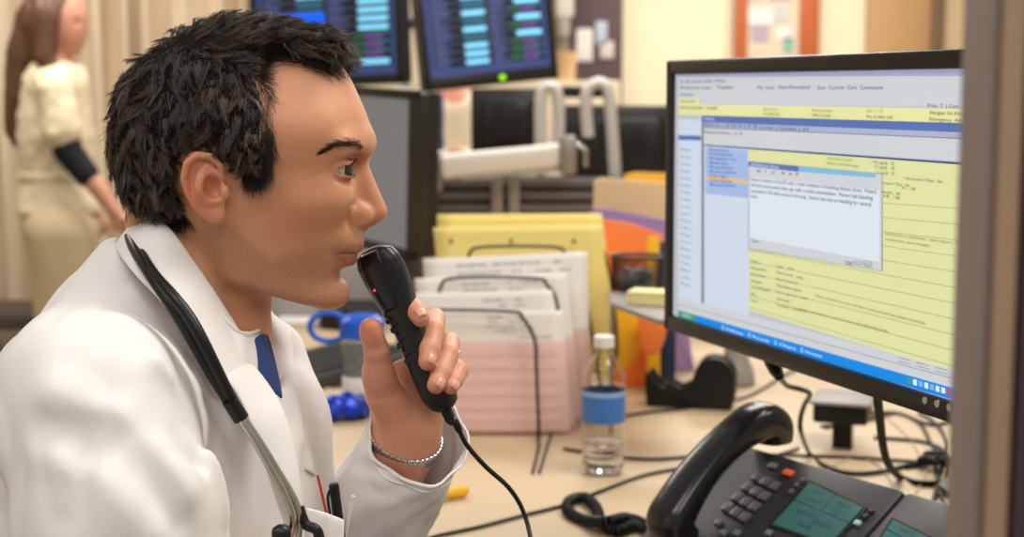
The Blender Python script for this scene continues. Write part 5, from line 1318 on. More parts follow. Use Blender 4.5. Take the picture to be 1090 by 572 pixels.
# handset
hs_ = thing('phone_handset', 'black phone handset resting in its cradle on the left of the desk phone', 'phone handset', pp(-.05, -.03, .02))
hm_ = mat('handset_black', (28, 26, 28), .22, var=.08, spec=.6)
ha = -.026
path = [(bt+.012, .004, .0205, .018), (bt+.020, .020, .0220, .021), (bt+.010, .036, .0220, .020), (bt-.018, .045, .0205, .0165), (bt-.055, .049, .0195, .0150), (bt-.095, .047, .0200, .0155), (bt-.135, .038, .0215, .0175), (bt-.160, .026, .0225, .020), (bt-.158, .004, .0215, .018)]
C_ = catmull([np.array(p) for p in path], 8); C_ = np.array(C_); cen_ = np.array([pp(ha, c[0], c[1]) for c in C_]); T = np.gradient(cen_, axis=0); T /= np.linalg.norm(T, axis=1)[:, None]
G = []
for i in range(len(C_)):
    N_ = np.cross(pu, T[i]); N_ /= np.linalg.norm(N_); row_ = []
    for k in range(28):
        a = 2*PI*k/28; e = .75; cx = math.copysign(abs(math.cos(a))**e, math.cos(a)); sx = math.copysign(abs(math.sin(a))**e, math.sin(a))
        row_.append(cen_[i]+pu*cx*C_[i, 2]*1.30+N_*sx*C_[i, 3]*1.15)
    G.append(row_)
G = [[np.mean(G[0], axis=0)]*28, [np.mean(G[0], axis=0)+(p-np.mean(G[0], axis=0))*.9 for p in G[0]]]+G+[[np.mean(G[-1], axis=0)+(p-np.mean(G[-1], axis=0))*.9 for p in G[-1]], [np.mean(G[-1], axis=0)]*28]
G = np.array(G); MB().quadgrid(np.concatenate([G, G[:, :1]], 1)).build('handset_body', hm_, hs_, auto=False)
# coiled cord
def coil(path, r=.0062, pitch=.0042, wr=.0019, label='', ):
    P = np.array(catmull(path, 30)); s = np.concatenate([[0], np.cumsum(np.linalg.norm(np.diff(P, axis=0), axis=1))]); n = int(s[-1]/pitch*12); q = np.linspace(0, s[-1], n)
    P = np.stack([np.interp(q, s, P[:, i]) for i in range(3)], 1); T = np.gradient(P, axis=0); T /= np.linalg.norm(T, axis=1)[:, None]; U = np.cross(T, [0, 0, 1.]); U /= np.linalg.norm(U, axis=1)[:, None]; V = np.cross(T, U)
    a = q/pitch*2*PI; return P+r*(np.cos(a)[:, None]*U+np.sin(a)[:, None]*V)
zc = DESK+.0085
cp_ = coil([WZ(760, 600, zc), WZ(720, 574, zc), WZ(696, 566, zc), WZ(676, 560, zc), WZ(656, 566, zc), WZ(640, 556, zc+.004), WZ(634, 540, zc+.004), WZ(622, 530, zc), WZ(606, 534, zc), WZ(605, 545, zc), WZ(622, 554, zc), WZ(645, 556, zc+.012), WZ(668, 552, zc+.004), WZ(690, 562, zc+.002), WZ(705, 580, zc), WZ(700, 610, zc)])
o = MB().tube(cp_, .0019, 6).build('coiled_cord', rub, None); tag(o, 'coiled black handset cord looping on the desk left of the phone', 'phone cord')
# ================================================================== ROOM AND BACKGROUND
def struct(o): o['kind'] = 'structure'; return o
cream = mat('cream_wall_paint', (242, 228, 196), .8, var=.02)
fl = mat('vinyl_floor', (150, 138, 122), .4, var=.08, vscale=20)
struct(MB().box((0, 3.2, -.03), (9, 9.6, .06)).build('floor', fl))
struct(MB().box((0.2, 7.05, 1.4), (9, .10, 2.8)).build('wall_back', cream))
struct(MB().box((-4.35, 3.2, 1.4), (.1, 9.6, 2.8)).build('wall_left', cream))
struct(MB().box((4.55, 3.2, 1.4), (.1, 9.6, 2.8)).build('wall_right', cream))
struct(MB().box((.2, 6.985, .06), (8.8, .03, .12), bev=.005).build('baseboard_back', mat('brown_rubber', (80, 64, 54), .6)))
YB = 6.98
def wx(x, Y=YB): return W(x, 40, Y)[0]
def panel(x0, x1, z0, z1, Y, th, m, name='panel', bev=.004): return MB().box(((wx(x0, Y)+wx(x1, Y))/2, Y-th/2, (z0+z1)/2), (abs(wx(x1, Y)-wx(x0, Y)), th, z1-z0), bev=bev).build(name, m)
brn = mat('dark_plum_panel', (86, 64, 68), .6); wood = mat('orange_wood', (186, 98, 52), .45, var=.15, vscale=6, aniso_stretch=(1, 1, 8)); tanw = mat('tan_panel', (182, 142, 96), .6, var=.05)
o = panel(606, 662, 0, 2.5, YB-.02, .05, brn, 'door_1'); struct(o)
o = panel(921, 988, .0, 2.3, YB-.02, .04, tanw, 'door_2'); struct(o)
o = panel(988, 999, .0, 2.35, YB-.02, .07, mat('dark_door_trim', (112, 88, 68), .6), 'trim_1'); struct(o)  # narrow darker brown trim beside the tan door
o = panel(999, 1110, .0, 2.6, YB-.02, .03, mat('tan_wall_panel', (198, 170, 132), .7), 'wall_panel_tan'); o.name = 'trim_2'; struct(o)
# framed notice board
pf = thing('picture_frame', 'notice picture in an orange wooden frame on the cream wall', 'picture frame', W(827, 10, 6.9))
Yp = 6.93
def wz(y, Y): return W(800, y, Y)[2]
x0, x1, z0, z1 = wx(782, Yp), wx(871, Yp), wz(92, Yp), wz(-90, Yp)
fw = .085
for (cx, cz, sx, sz) in [((x0+fw*.35), (z0+z1)/2, fw*.7, z1-z0), (x1-fw*.55, (z0+z1)/2, fw*1.1, z1-z0), ((x0+x1)/2, z1-fw/2, x1-x0, fw), ((x0+x1)/2, z0+fw/2, x1-x0, fw)]:
    MB().box((cx, Yp, cz), (sx, .04, sz), bev=.004).build('frame_rail', wood, pf)
pic = MB(); pic.box(((x0+x1)/2, Yp+.01, (z0+z1)/2), (x1-x0-.1, .01, z1-z0-.1), mi=0)
for (a, b_, c_, d_, mi) in [(795, 822, 8, 26, 1), (800, 818, 27, 44, 2), (824, 838, 5, 24, 3), (826, 842, 28, 42, 1), (834, 845, 40, 56, 4), (797, 812, -22, 2, 3), (818, 840, -30, 0, 2)]:
    pic.box(((wx(a, Yp)+wx(b_, Yp))/2, Yp+.003, (wz(c_, Yp)+wz(d_, Yp))/2), (wx(b_, Yp)-wx(a, Yp), .004, abs(wz(c_, Yp)-wz(d_, Yp))), mi=mi)
pic.build('notices', [mat('notice_beige', (214, 198, 172), .7), mat('notice_pale', (226, 222, 214), .7), mat('notice_mauve', (176, 160, 172), .7), mat('notice_grey', (196, 196, 190), .7), mat('notice_green', (132, 176, 156), .7)], pf)
# things on the dark door
dsp = thing('soap_dispenser', 'white wall dispenser hanging before the dark plum door', 'dispenser', W(600, 15, 6.6))
MB().box(W(601, 2, 6.86), (.088, .09, .16), bev=.02).build('dispenser_body', mat('dispenser_white', (214, 206, 196), .4), dsp); MB().lathe([(.0005, -.06), (.028, -.055), (.034, 0), (.034, .05)], W(600, 26, 6.86), None, 20).build('nozzle', mat('dispenser_grey', (170, 162, 156), .4), dsp)
for (x, y, w_, h_, m, lb) in [(622, 48, 17, 34, 'notice_pale', 'white paper notice on the dark plum door, lower left one'), (640, 35, 12, 24, 'notice_bluegrey', 'pale blue paper notice on the dark plum door'), (646, 53, 14, 18, 'notice_beige2', 'small beige notice lowest on the dark plum door')]:
    c = W(x, y, 6.903); o = MB().box(c, (w_/1500*6.88, .01, h_/1500*6.88), bev=.001).build('paper_notice', mat(m, {'notice_pale': (226, 222, 214), 'notice_bluegrey': (186, 196, 210), 'notice_beige2': (214, 200, 190)}[m], .7)); tag(o, lb, 'notice', 'paper notices on the plum door')
o = MB().lathe([(.0005, 0), (.055, 0), (.065, .12), (.0005, .12)], W(598, 86, 6.0), None, 24).build('cardboard_tub', mat('tub_tan', (196, 160, 116), .7)); tag(o, 'tan tub standing on the cabinet left of the plum door', 'tub')
cz = W(598, 86, 6.0)[2]
o = thing('cabinet', 'low beige cabinet at the back wall beneath the tan tub', 'cabinet', (W(560, 100, 6.1)[0], 6.1, 0))
cx_ = W(545, 100, 6.1)[0]; MB().box((cx_, 6.15, cz/2), (.9, .5, cz-.002), bev=.006).build('cabinet_body', mat('cabinet_beige', (206, 188, 160), .6), o)
for s in (-1, 1): MB().box((cx_+s*.22, 5.892, cz/2), (.42, .016, cz-.12), bev=.004).build('door', mat('cabinet_door_beige', (212, 194, 166), .55), o)
# wall above it between the dark things
o = panel(584, 610, 0, 2.5, YB-.02, .04, mat('taupe_panel', (150, 130, 110), .7), 'trim_3'); struct(o)
# ---------------- curtain
cur = MB(); rows_ = []
r2 = np.random.RandomState(4)
xs = np.linspace(W(-60, 50, 5.9)[0], W(262, 50, 5.9)[0], 240)
ph_ = np.cumsum(np.interp(np.arange(240), np.arange(0, 240, 12), r2.uniform(.12, .42, 20)))
dep = np.interp(np.arange(240), np.arange(0, 240, 8), r2.uniform(.03, .10, 30))
for i, x in enumerate(xs):
    rows_.append([np.array([x+.01*math.sin(ph_[i]*2.1), 5.9+dep[i]*math.sin(ph_[i])*(.75+.25*math.sin(j*.8+i*.05)), .06+j*(2.55/14)]) for j in range(15)])
cm = mat('curtain_beige', (216, 196, 168), .85, var=.10, vscale=5, aniso_stretch=(6, 1, .3), bump=.2, bscale=400)
curt = thing('privacy_curtain', 'long beige privacy curtain in deep folds behind the woman', 'curtain', (np.mean(xs), 5.9, 0))
o = cur.quadgrid(np.array(rows_)).build('curtain_cloth', cm, curt, auto=False); q = o.modifiers.new('Solidify', 'SOLIDIFY'); q.thickness = .004
MB().tube([(xs[0]-.1, 5.9, 2.63), (xs[-1]+.1, 5.9, 2.63)], .015, 12).build('curtain_rail', stl, curt)
for x in np.linspace(xs[0]+.02, xs[-1]-.02, 16): MB().tube([(x, 5.9, 2.63), (x, 5.9, 2.60)], .004, 6).build('hook', stl, curt)
o = MB().box(W(5, 372, 5.0)+np.array([0, 0, -.20]), (.5, .5, .44), bev=.02); o = o.build('stool_box', mat('dark_taupe', (88, 78, 68), .7)); 
_zb = W(5, 345, 5.0)[2]
bpy.data.objects.remove(o)
low = thing('bench', 'low dark taupe bench at the foot of the curtain behind the woman', 'bench', (W(10, 340, 5.5)[0], 5.5, 0))
zt_ = W(10, 336, 5.35)[2]; MB().box((W(-20, 340, 5.5)[0], 5.58, zt_-.03), (1.6, .45, .06), bev=.01).build('bench_top', mat('dark_taupe', (88, 78, 68), .7), low)
for s in (-.7, .7): MB().box((W(-20, 340, 5.5)[0]+s, 5.58, (zt_-.06)/2), (.06, .4, zt_-.06)).build('leg', mat('dark_taupe', (88, 78, 68), .7), low)
# reddish board top left of the first wall monitor
o = MB().box(W(246, -4, 6.6), (.12, .03, .12), bev=.003).build('red_sign', mat('brick_red', (176, 92, 72), .6)); tag(o, 'small brick red board above the man\'s hair beside the dark screen', 'board')
# ---------------- woman by the curtain
YW = 5.1; w = lambda x, y, d=0: W(x, y, YW+d)
nurse = thing('person', 'woman with long brown hair in cream scrubs over black sleeves, standing by the curtain', 'person', (w(70, 200)[0], YW, 0))
ft = lambda x, d: np.array([w(x, 300)[0], YW+d, .0])
def nb_fn(P):
    d = ell(P, w(66, 18), [.092, .075, .112], rotY(6))
    d = smin(d, ell(P, w(72, 36), [.066, .058, .075], rotY(0)), .02)
    d = smin(d, cap(P, w(83, 30), w(86, 38), .006, .011), .012)
    d = smin(d, ell(P, w(79, 54), [.026, .03, .018]), .015)
    d = smax(d, -ell(P, w(85, 24, 0), [.010, .05, .010]), .012)
    d = smin(d, cap(P, w(56, 50), w(58, 84), .050, .055), .02)
    d = smin(d, chain(P, [w(60, 95), w(60, 150), w(62, 185), w(64, 225)], [.10, .115, .105, .105]), .05)
    d = smin(d, cap(P, w(58, 92, -.15), w(58, 92, .15), .045, .045), .04)
    d = smin(d, chain(P, [w(62, 96, -.17), w(72, 160, -.20), w(108, 205, -.20), w(122, 226, -.20)], [.05, .040, .032, .024]), .02)
    d = smin(d, chain(P, [w(60, 96, .17), w(70, 160, .19), w(96, 214, .17), w(104, 232, .15)], [.05, .040, .032, .024]), .02)
    hd_ = smin(ell(P, w(128, 236, -.20), [.030, .014, .040], rotY(-35)), ell(P, w(108, 242, .15), [.030, .014, .040], rotY(-35)), .005)
    d = smin(d, hd_, .012)
    for k in range(4): d = smin(d, cap(P, w(130+k*1.6, 240-k*1.8, -.20+.0*k), w(133+k*2.0, 252-k*2.5, -.195), .0085, .007), .004)
    d = smin(d, cap(P, w(132, 232, -.215), w(139, 240, -.225), .009, .008), .006)
    for s in (-1, 1):
        d = smin(d, chain(P, [w(66, 240, s*.09), w(70+s*4, 350, s*.09), w(58+s*12, 470, s*.10)], [.088, .065, .045]), .03)
        a = ft(58+s*12, s*.10); d = smin(d, cap(P, a+np.array([-.02, 0, .05]), a+np.array([.15, 0, .03]), .04, .028), .03)
    return d
nv, nf = sculpt(nb_fn, [w(0, 0)[0]-.1, YW-.34, -.01], [w(150, 0)[0]+.06, YW+.34, 1.85], .008)
o = mesh_np('body', laplace(nv, nf, 1), nf, attr_mat('skin_fair', .5, sss=.1), nurse)
cc = np.tile(np.array(srgb(206, 146, 120)[:3]), (len(nv), 1)); set_pigment(o.data, cc)
scr = mat('scrubs_cream', (226, 208, 176), .85, var=.04, bump=.2, bscale=120)
def top_fn(P):
    d = chain(P, [w(60, 92), w(60, 150), w(62, 190), w(66, 222)], [.118, .135, .130, .162])
    d = smin(d, cap(P, w(58, 92, -.16), w(58, 92, .16), .062, .062), .04)
    for s in (-1, 1): d = smin(d, chain(P, [w(60, 98, s*.175), w(67, 140, s*.20)], [.066, .068]), .02)
    d = smax(d, -cap(P, w(62, 60), w(70, 84), .065, .05), .01)
    d = smax(d, w(60, 228)[2]-P[:, 2], .01)
    d = d+.006*vnoise(P*np.array([1, 1, .5]), 14, 3)+.004*vnoise(P, 30, 5)
    d = d-.008*np.exp(-((P[:, 2]-w(60, 188)[2])/.012)**2)
    return d
v_, f_2 = sculpt(top_fn, [w(0, 0)[0]-.1, YW-.34, .85], [w(150, 0)[0], YW+.34, 1.60], .007); mesh_np('scrub_top', v_, f_2, scr, nurse)
def pant_fn(P):
    d = ell(P, w(66, 240), [.14, .17, .12])
    for s in (-1, 1): d = smin(d, chain(P, [w(66, 250, s*.09), w(70+s*4, 350, s*.09), w(58+s*12, 482, s*.10)], [.118, .092, .085], ), .03)
    d = smax(d, .06-P[:, 2], .005); return d+.007*vnoise(P*np.array([1, 1, .4]), 12, 13)
v_, f_2 = sculpt(pant_fn, [w(0, 0)[0]-.1, YW-.34, .03], [w(150, 0)[0], YW+.34, 1.05], .008); mesh_np('trousers', v_, f_2, mat('trousers_sand', (206, 184, 148), .85, var=.05), nurse)
for cc_ in ([w(68, 138, -.195), w(72, 160, -.20), w(92, 186, -.20)], [w(66, 138, .19), w(70, 160, .19), w(86, 190, .18)]):
    v_, f_2 = sculpt(lambda P: chain(P, cc_, [.052, .050, .044]), [w(40, 0)[0], YW-.32, .95], [w(120, 0)[0], YW+.32, 1.4], .007); mesh_np('undershirt_sleeve', v_, f_2, mat('black_jersey', (20, 22, 28), .85), nurse)
def nh_fn(P):
    d = ell(P, w(55, 14), [.105, .092, .115]); d = smin(d, chain(P, [w(42, 30), w(28, 60), w(20, 100), w(16, 140), w(17, 152)], [.085, .07, .052, .034, .012]), .04)
    d = smin(d, chain(P, [w(52, 20, -.06), w(48, 60, -.08), w(60, 84, -.09)], [.05, .04, .015]), .03)
    d = smax(d, -ell(P, w(86, 34), [.090, .10, .125]), .012)
    return d+.007*vnoise(P*np.array([1, 1, .25]), 45, 3)
v_, f_2 = sculpt(nh_fn, [w(-5, 0)[0], YW-.16, 1.12], [w(100, 0)[0], YW+.16, 1.80], .005)
HB_ = mat('brown_hair', (92, 62, 42), .5, var=.35, vscale=50, aniso_stretch=(1, 1, .15)); mesh_np('hair', v_, f_2, HB_, nurse)
for s in (-1, 1):
    a = ft(58+s*12, s*.10); MB().prism([(-.07, 0), (-.075, .05), (-.03, .085), (.05, .075), (.14, .05), (.185, .02), (.185, 0)], a+np.array([0, -.045, .001]), (1, 0, 0), (0, 0, 1), (0, 1, 0), .09, bev=.012).build('shoe', mat('shoe_white', (220, 216, 210), .6), nurse)
# ---------------- seated colleague behind the middle monitor
YC = 5.35; c_ = lambda x, y, d=0: W(x, y, YC+d)
col_ = thing('person', 'partly hidden colleague in beige and navy seated behind the dark monitors', 'person', (c_(484, 200)[0], YC, 0))
def cb(P):
    d = ell(P, c_(484, 58), [.085, .09, .115]); d = smin(d, cap(P, c_(484, 80), c_(484, 108), .05, .055), .02)
    d = smin(d, chain(P, [c_(484, 125), c_(484, 250)], [.11, .13]), .05); d = smin(d, cap(P, c_(450, 124, 0), c_(520, 124, 0), .045), .03)
    d = smin(d, chain(P, [c_(448, 126), c_(446, 190, -.05), c_(480, 168, -.26)], [.045, .036, .026]), .02)
    d = smin(d, chain(P, [c_(522, 126), c_(524, 190, -.05), c_(488, 166, -.26)], [.045, .036, .026]), .02)
    d = smin(d, ell(P, c_(486, 163, -.28), [.032, .026, .018]), .015)
    for s in (-1, 1):
        kn = np.array([c_(484, 0)[0]+s*.12, YC-.40, .50]); d = smin(d, chain(P, [np.array([c_(484, 0)[0]+s*.08, YC, .52]), kn, kn+np.array([0, .02, -.44])], [.085, .06, .042]), .03)
    return smin(d, cap(P, c_(484, 250), np.array([c_(484, 0)[0], YC, .55]), .13, .14), .05)
v_, f_2 = sculpt(cb, [c_(484, 0)[0]-.36, YC-.55, .0], [c_(484, 0)[0]+.36, YC+.22, 1.65], .010); o = mesh_np('body', v_, f_2, bpy.data.materials['skin_fair'], col_); set_pigment(o.data, np.tile(np.array(srgb(196, 128, 100)[:3]), (len(v_), 1)))
def cs(P):
    d = smin(chain(P, [c_(484, 128), c_(484, 250), np.array([c_(484, 0)[0], YC, .55])], [.125, .15, .16]), cap(P, c_(450, 126), c_(520, 126), .058), .03)
    d = smin(d, chain(P, [c_(448, 128), c_(446, 190, -.05), c_(474, 170, -.21)], [.056, .048, .040]), .02); d = smin(d, chain(P, [c_(522, 128), c_(524, 190, -.05), c_(494, 168, -.21)], [.056, .048, .040]), .02)
    return smax(d, -cap(P, c_(484, 80, -.05), c_(484, 100, -.08), .045), .01)+.005*vnoise(P, 18, 3)
v_, f_2 = sculpt(cs, [c_(484, 0)[0]-.36, YC-.40, .35], [c_(484, 0)[0]+.36, YC+.24, 1.40], .009)
o = mesh_np('top', v_, f_2, attr_mat('knit_top', .85), col_)
nvy = (v_[:, 0] < c_(473, 0)[0]); cc = np.where(nvy[:, None], np.array(srgb(36, 48, 84)[:3]), np.array(srgb(214, 198, 172)[:3])); set_pigment(o.data, cc)
v_, f_2 = sculpt(lambda P: np.minimum.reduce([chain(P, [np.array([c_(484, 0)[0]+s*.08, YC, .52]), np.array([c_(484, 0)[0]+s*.12, YC-.40, .50]), np.array([c_(484, 0)[0]+s*.12, YC-.38, .08])], [.10, .075, .06]) for s in (-1, 1)]), [c_(484, 0)[0]-.3, YC-.52, .02], [c_(484, 0)[0]+.3, YC+.15, .68], .010); mesh_np('trousers', v_, f_2, navy, col_)
v_, f_2 = sculpt(lambda P: smax(ell(P, c_(484, 54, .015), [.10, .10, .12]), -ell(P, c_(484, 66, -.11), [.07, .08, .10]), .01), [c_(484, 0)[0]-.13, YC-.13, 1.3], [c_(484, 0)[0]+.13, YC+.15, 1.7], .008); mesh_np('hair', v_, f_2, HB_, col_)
ch = thing('office_chair', 'dark office chair the partly hidden colleague sits on', 'chair', (c_(484, 0)[0], YC, 0))
MB().box((c_(484, 0)[0], YC-.02, .36), (.46, .46, .07), bev=.03).build('seat', rub, ch); MB().box((c_(484, 0)[0], YC+.31, .74), (.42, .06, .40), bev=.03).build('backrest', rub, ch)
MB().tube([(c_(484, 0)[0], YC, .37), (c_(484, 0)[0], YC, .06)], .025, 12).build('column', gm, ch)
for k in range(5):
    a = 2*PI*k/5; MB().tube([(c_(484, 0)[0], YC, .07), (c_(484, 0)[0]+.28*math.cos(a), YC+.28*math.sin(a), .04)], [.022, .014], 8).build('leg', gm, ch)
# ---------------- dark list monitors
def lcd(label, TLc, TRc, h, mats_content=None, bez=(.018, .028), th=.05, name='monitor', group=None):
    """TLc, TRc world corners of the top edge; h height along down"""
    u = TRc-TLc; wd = np.linalg.norm(u); u = u/wd; v = np.array([0, 0, -1.]); v -= u*(u@v); v /= np.linalg.norm(v); n = np.cross(v, u); n = n if n[1] < 0 else -n
    R = Matrix(np.stack([u, v, np.cross(u, v)], 1).tolist()); M = lambda a, b_, c=0: TLc+u*a+v*b_+n*c
    root = thing(name, label, 'monitor', M(wd/2, h), group); b1, b2 = bez
    f = MB(); f.box(M(wd/2, b1/2, -.006), (wd, b1, .02), R, bev=.002); f.box(M(wd/2, h-b2/2, -.006), (wd, b2, .02), R, bev=.002); f.box(M(b1/2, h/2, -.006), (b1, h, .02), R, bev=.002); f.box(M(wd-b1/2, h/2, -.006), (b1, h, .02), R, bev=.002); f.build('bezel', bz, root)
    MB().box(M(wd/2, h/2, -.014-th/2), (wd-.004, h-.004, th), R, bev=.01).build('back_housing', bz, root)
    return root, M, wd, R, (u, v, n)
D = dict(bg=em('dark_slate', (40, 44, 58), .9), row=em('slate_row', (58, 62, 84), .7), dk=em('near_black', (22, 22, 26), .8), cy=em('cyan', (120, 200, 236), 1.1), gr=em('green_row', (34, 92, 48), .9), pu=em('purple', (96, 52, 140), .9), bl=em('strong_blue', (16, 88, 226), 1.1), te=em('teal', (40, 100, 120), .9), fr=em('blue_frame', (58, 70, 116), .7), cr=em('cream', (220, 232, 190), 1.0), tx=em('periwinkle', (84, 92, 146), .8))
dn_ = list(D); DM = [D[k] for k in dn_]
def list_screen(root, M, wd, h, R, b1, b2, blueblock=False, seed=1):
    S = MB(); r_ = random.Random(seed); W0, W1, H0, H1 = b1, wd-b1, b1, h-b2
    S.box(M((W0+W1)/2, (H0+H1)/2, -.004), (W1-W0, H1-H0, .003), R, mi=0)
    cnt = [0]
    def rc(c, x0, x1, y0, y1):
        cnt[0] += 1; z = -.0022+cnt[0]*.00001; A = W0+(W1-W0)*x0; B = W0+(W1-W0)*x1; Ct = H0+(H1-H0)*y0; Db = H0+(H1-H0)*y1
        S.add([M(A, Ct, z), M(B, Ct, z), M(B, Db, z), M(A, Db, z)], [(0, 1, 2, 3)], dn_.index(c))
    rc('fr', 0, 1, .93, 1); rc('fr', 0, .04, 0, 1); rc('fr', .97, 1, 0, 1)
    N = 14
    for i in range(N):
        y = i*.93/N; hh = .93/N
        rc('row', .04, .97, y+hh*.05, y+hh*.35)
        for k, (xa, xb) in enumerate([(.05, .5), (.52, .96)]):
            rc('dk', xa+.12, xb, y+hh*.5, y+hh*.95)
            for m_ in range(3): rc('tx', xa+.01, xa+.06+r_.random()*.10, y+hh*(.15+m_*.28), y+hh*(.27+m_*.28))
            if k == 0: rc('cy' if r_.random() < .85 else 'te', xb-.20, xb-.01, y+hh*.35, y+hh*.85)
            else:
                if r_.random() < .3: rc('cy', xb-.22, xb-.01, y+hh*.3, y+hh*.85)
                else: rc('gr', xa+.16, xb-.05, y+hh*.35, y+hh*.75); rc('pu', xb-.17, xb-.05, y+hh*.45, y+hh*.9); rc('te', xb-.06, xb, y+hh*.1, y+hh*.4); rc('gr', xb-.12, xb-.06, y+hh*.05, y+hh*.4)
    if blueblock: rc('bl', .03, .50, .50, .80); rc('cr', .12, .32, .62, .67); rc('cy', .34, .47, .73, .79); rc('bl', .2, .44, .80, .86)
    S.build('screen', DM, root, auto=False)
h2_ = .42
def topcorner(xp, yp, Y, h): p = W(xp, yp, Y); return p+np.array([0, 0, h])
r_, M, wd, R, _a = lcd('dark patient list monitor with a green power light, right of the pair', topcorner(437.5, 99, 4.15, h2_), topcorner(580.5, 84, 4.30, h2_), h2_, bez=(.022, .040)); list_screen(r_, M, wd, h2_, R, .022, .040, seed=3)
MB().lathe([(.0004, -.001), (.0085, -.001), (.0085, .002), (.0004, .002)], M(wd*.57, h2_-.020, .006), Matrix(np.stack([_a[0], -_a[1], _a[2]], 1).tolist()), 16).build('power_light', mat('green_led', (150, 230, 0), .3, emit=1.2), r_)
MON2 = M(wd/2, h2_/2, -.08)
r_, M, wd, R, _a = lcd('dark patient list monitor with a blue block, above the man\'s quiff', topcorner(266, 96, 4.25, .42), topcorner(425.5, 89, 4.05, .42), .42, bez=(.02, .030)); list_screen(r_, M, wd, .42, R, .02, .030, True, seed=8)
MON1 = M(wd/2, .21, -.08)
pole = thing('monitor_pole', 'tall pole mount carrying the two dark list monitors behind the man', 'monitor mount', (W(431, 200, 4.72)[0], 4.72, 0))
px_ = W(431, 50, 4.72)[0]
MB().tube([(px_, 4.72, .0), (px_, 4.72, 1.75)], .022, 14).build('pole', mat('pale_metal', (214, 206, 196), .35, .4), pole)
for q_ in (MON1, MON2): MB().tube([(px_, 4.72, q_[2]), q_], .018, 12).build('arm_link', gm, pole)
MB().lathe([(.0005, 0), (.2, 0), (.2, .02), (.0005, .03)], (px_, 4.72, 0), None, 28).build('base', gm, pole)
# grey screen beside the man's face
tl, tr = W(330, 88.5, 3.13), W(441, 96.5, 2.76)
r_, M, wd, R, _a = lcd('grey unlit monitor angled away beside the man\'s nose', tl, tr, .335, bez=(.016, .020)); S = MB().box(M(wd/2, .335/2, -.003), (wd-.032, .335-.036, .003), R); S.build('screen', mat('grey_screen', (136, 140, 150), .35, emit=.28, var=.04), r_)  # a faint grey glow is put into the blank screen's material
p = M(wd/2, .335, -.05)+np.array([.06, .10, 0]); MB().box((p[0], p[1], (p[2]+DESK)/2+.02), (.06, .03, p[2]-DESK), bev=.005).build('stand_neck', gm, r_); MB().box((p[0], p[1], DESK+.009), (.22, .17, .016), bev=.006).build('stand_base', gm, r_)
o = MB().box(W(428, 98, 2.9), (.030, .02, .018), bev=.003).build('white_clip', mat('white_plastic2', (226, 222, 214), .4)); tag(o, 'small white clip on top of the blank grey monitor', 'clip')
# ---------------- partition with slatted rail and the monitor arms on it
YP = 3.70
part = thing('partition', 'low office partition with grey slatted rail behind the file sorter', 'partition', (.35, YP, 0))
zt1 = W(560, 188, YP)[2]; zt0 = W(560, 228, YP)[2]
MB().box((.35, YP, zt0/2), (2.4, .05, zt0), bev=.004).build('partition_panel', mat('light_grey_fabric', (176, 170, 170), .85, bump=.2, bscale=600), part)
sl = mat('slat_grey', (104, 98, 98), .5, .1)
for k in range(3):
    z = zt0+(zt1-zt0)*(k+.5)/3; MB().box((.35, YP-.01, z), (2.4, .04, (zt1-zt0)/3*.72), bev=.006).build('slat', sl, part)
MB().box((.35, YP+.02, (zt0+zt1)/2), (2.4, .02, zt1-zt0)).build('rail_back', mat('dark_slot', (64, 60, 60), .6), part)
for x in (529, 547): MB().box(np.array([W(x, 200, YP-.05)[0], YP-.045, (zt0+zt1)/2-.006]), (.030, .03, (zt1-zt0)+.03), bev=.006).build('rail_clamp', mat('clamp_grey', (150, 144, 140), .4, .4), part)
wa = thing('articulated_mount', 'wide white monitor arm reaching across above the grey slatted rail', 'monitor arm', W(462, 215, 3.55))
wm = mat('arm_white', (226, 220, 212), .4)
A, B = W(468, 180, 3.55), W(604, 167, 3.60); d_ = (B-A)/np.linalg.norm(B-A); Ra = Matrix(basis(d_, [0, 1, 0]).tolist())
MB().box((A+B)/2+np.array([0, 0, .006]), (np.linalg.norm(B-A), .07, .060), Ra, bev=.014, seg=4).build('arm_tube', wm, wa)
MB().box((A+B)/2+np.array([0.02, 0, -.022]), (np.linalg.norm(B-A)*.8, .055, .02), Ra, bev=.006).build('arm_underside', mat('arm_grey', (170, 166, 162), .5), wa)
p = W(460, 182, 3.55); MB().lathe([(.0005, -.05), (.026, -.05), (.026, .045), (.018, .052), (.0005, .052)], p, None, 24).build('joint', mat('clamp_grey', (150, 144, 140), .4, .4), wa)
MB().tube([p-np.array([0, 0, .04]), np.array([p[0], YP-.03, zt1-.02])], .016, 12).build('arm_foot', gm, wa)
p2 = W(604, 165, 3.58); MB().box(p2, (.045, .06, .10), bev=.012).build('end_joint', mat('clamp_grey', (150, 144, 140), .4, .4), wa)
MB().tube([p2+np.array([.02, 0, .03]), p2+np.array([.045, 0, .01]), p2+np.array([.045, 0, -.03])], .008, 10).build('lever', stl, wa)
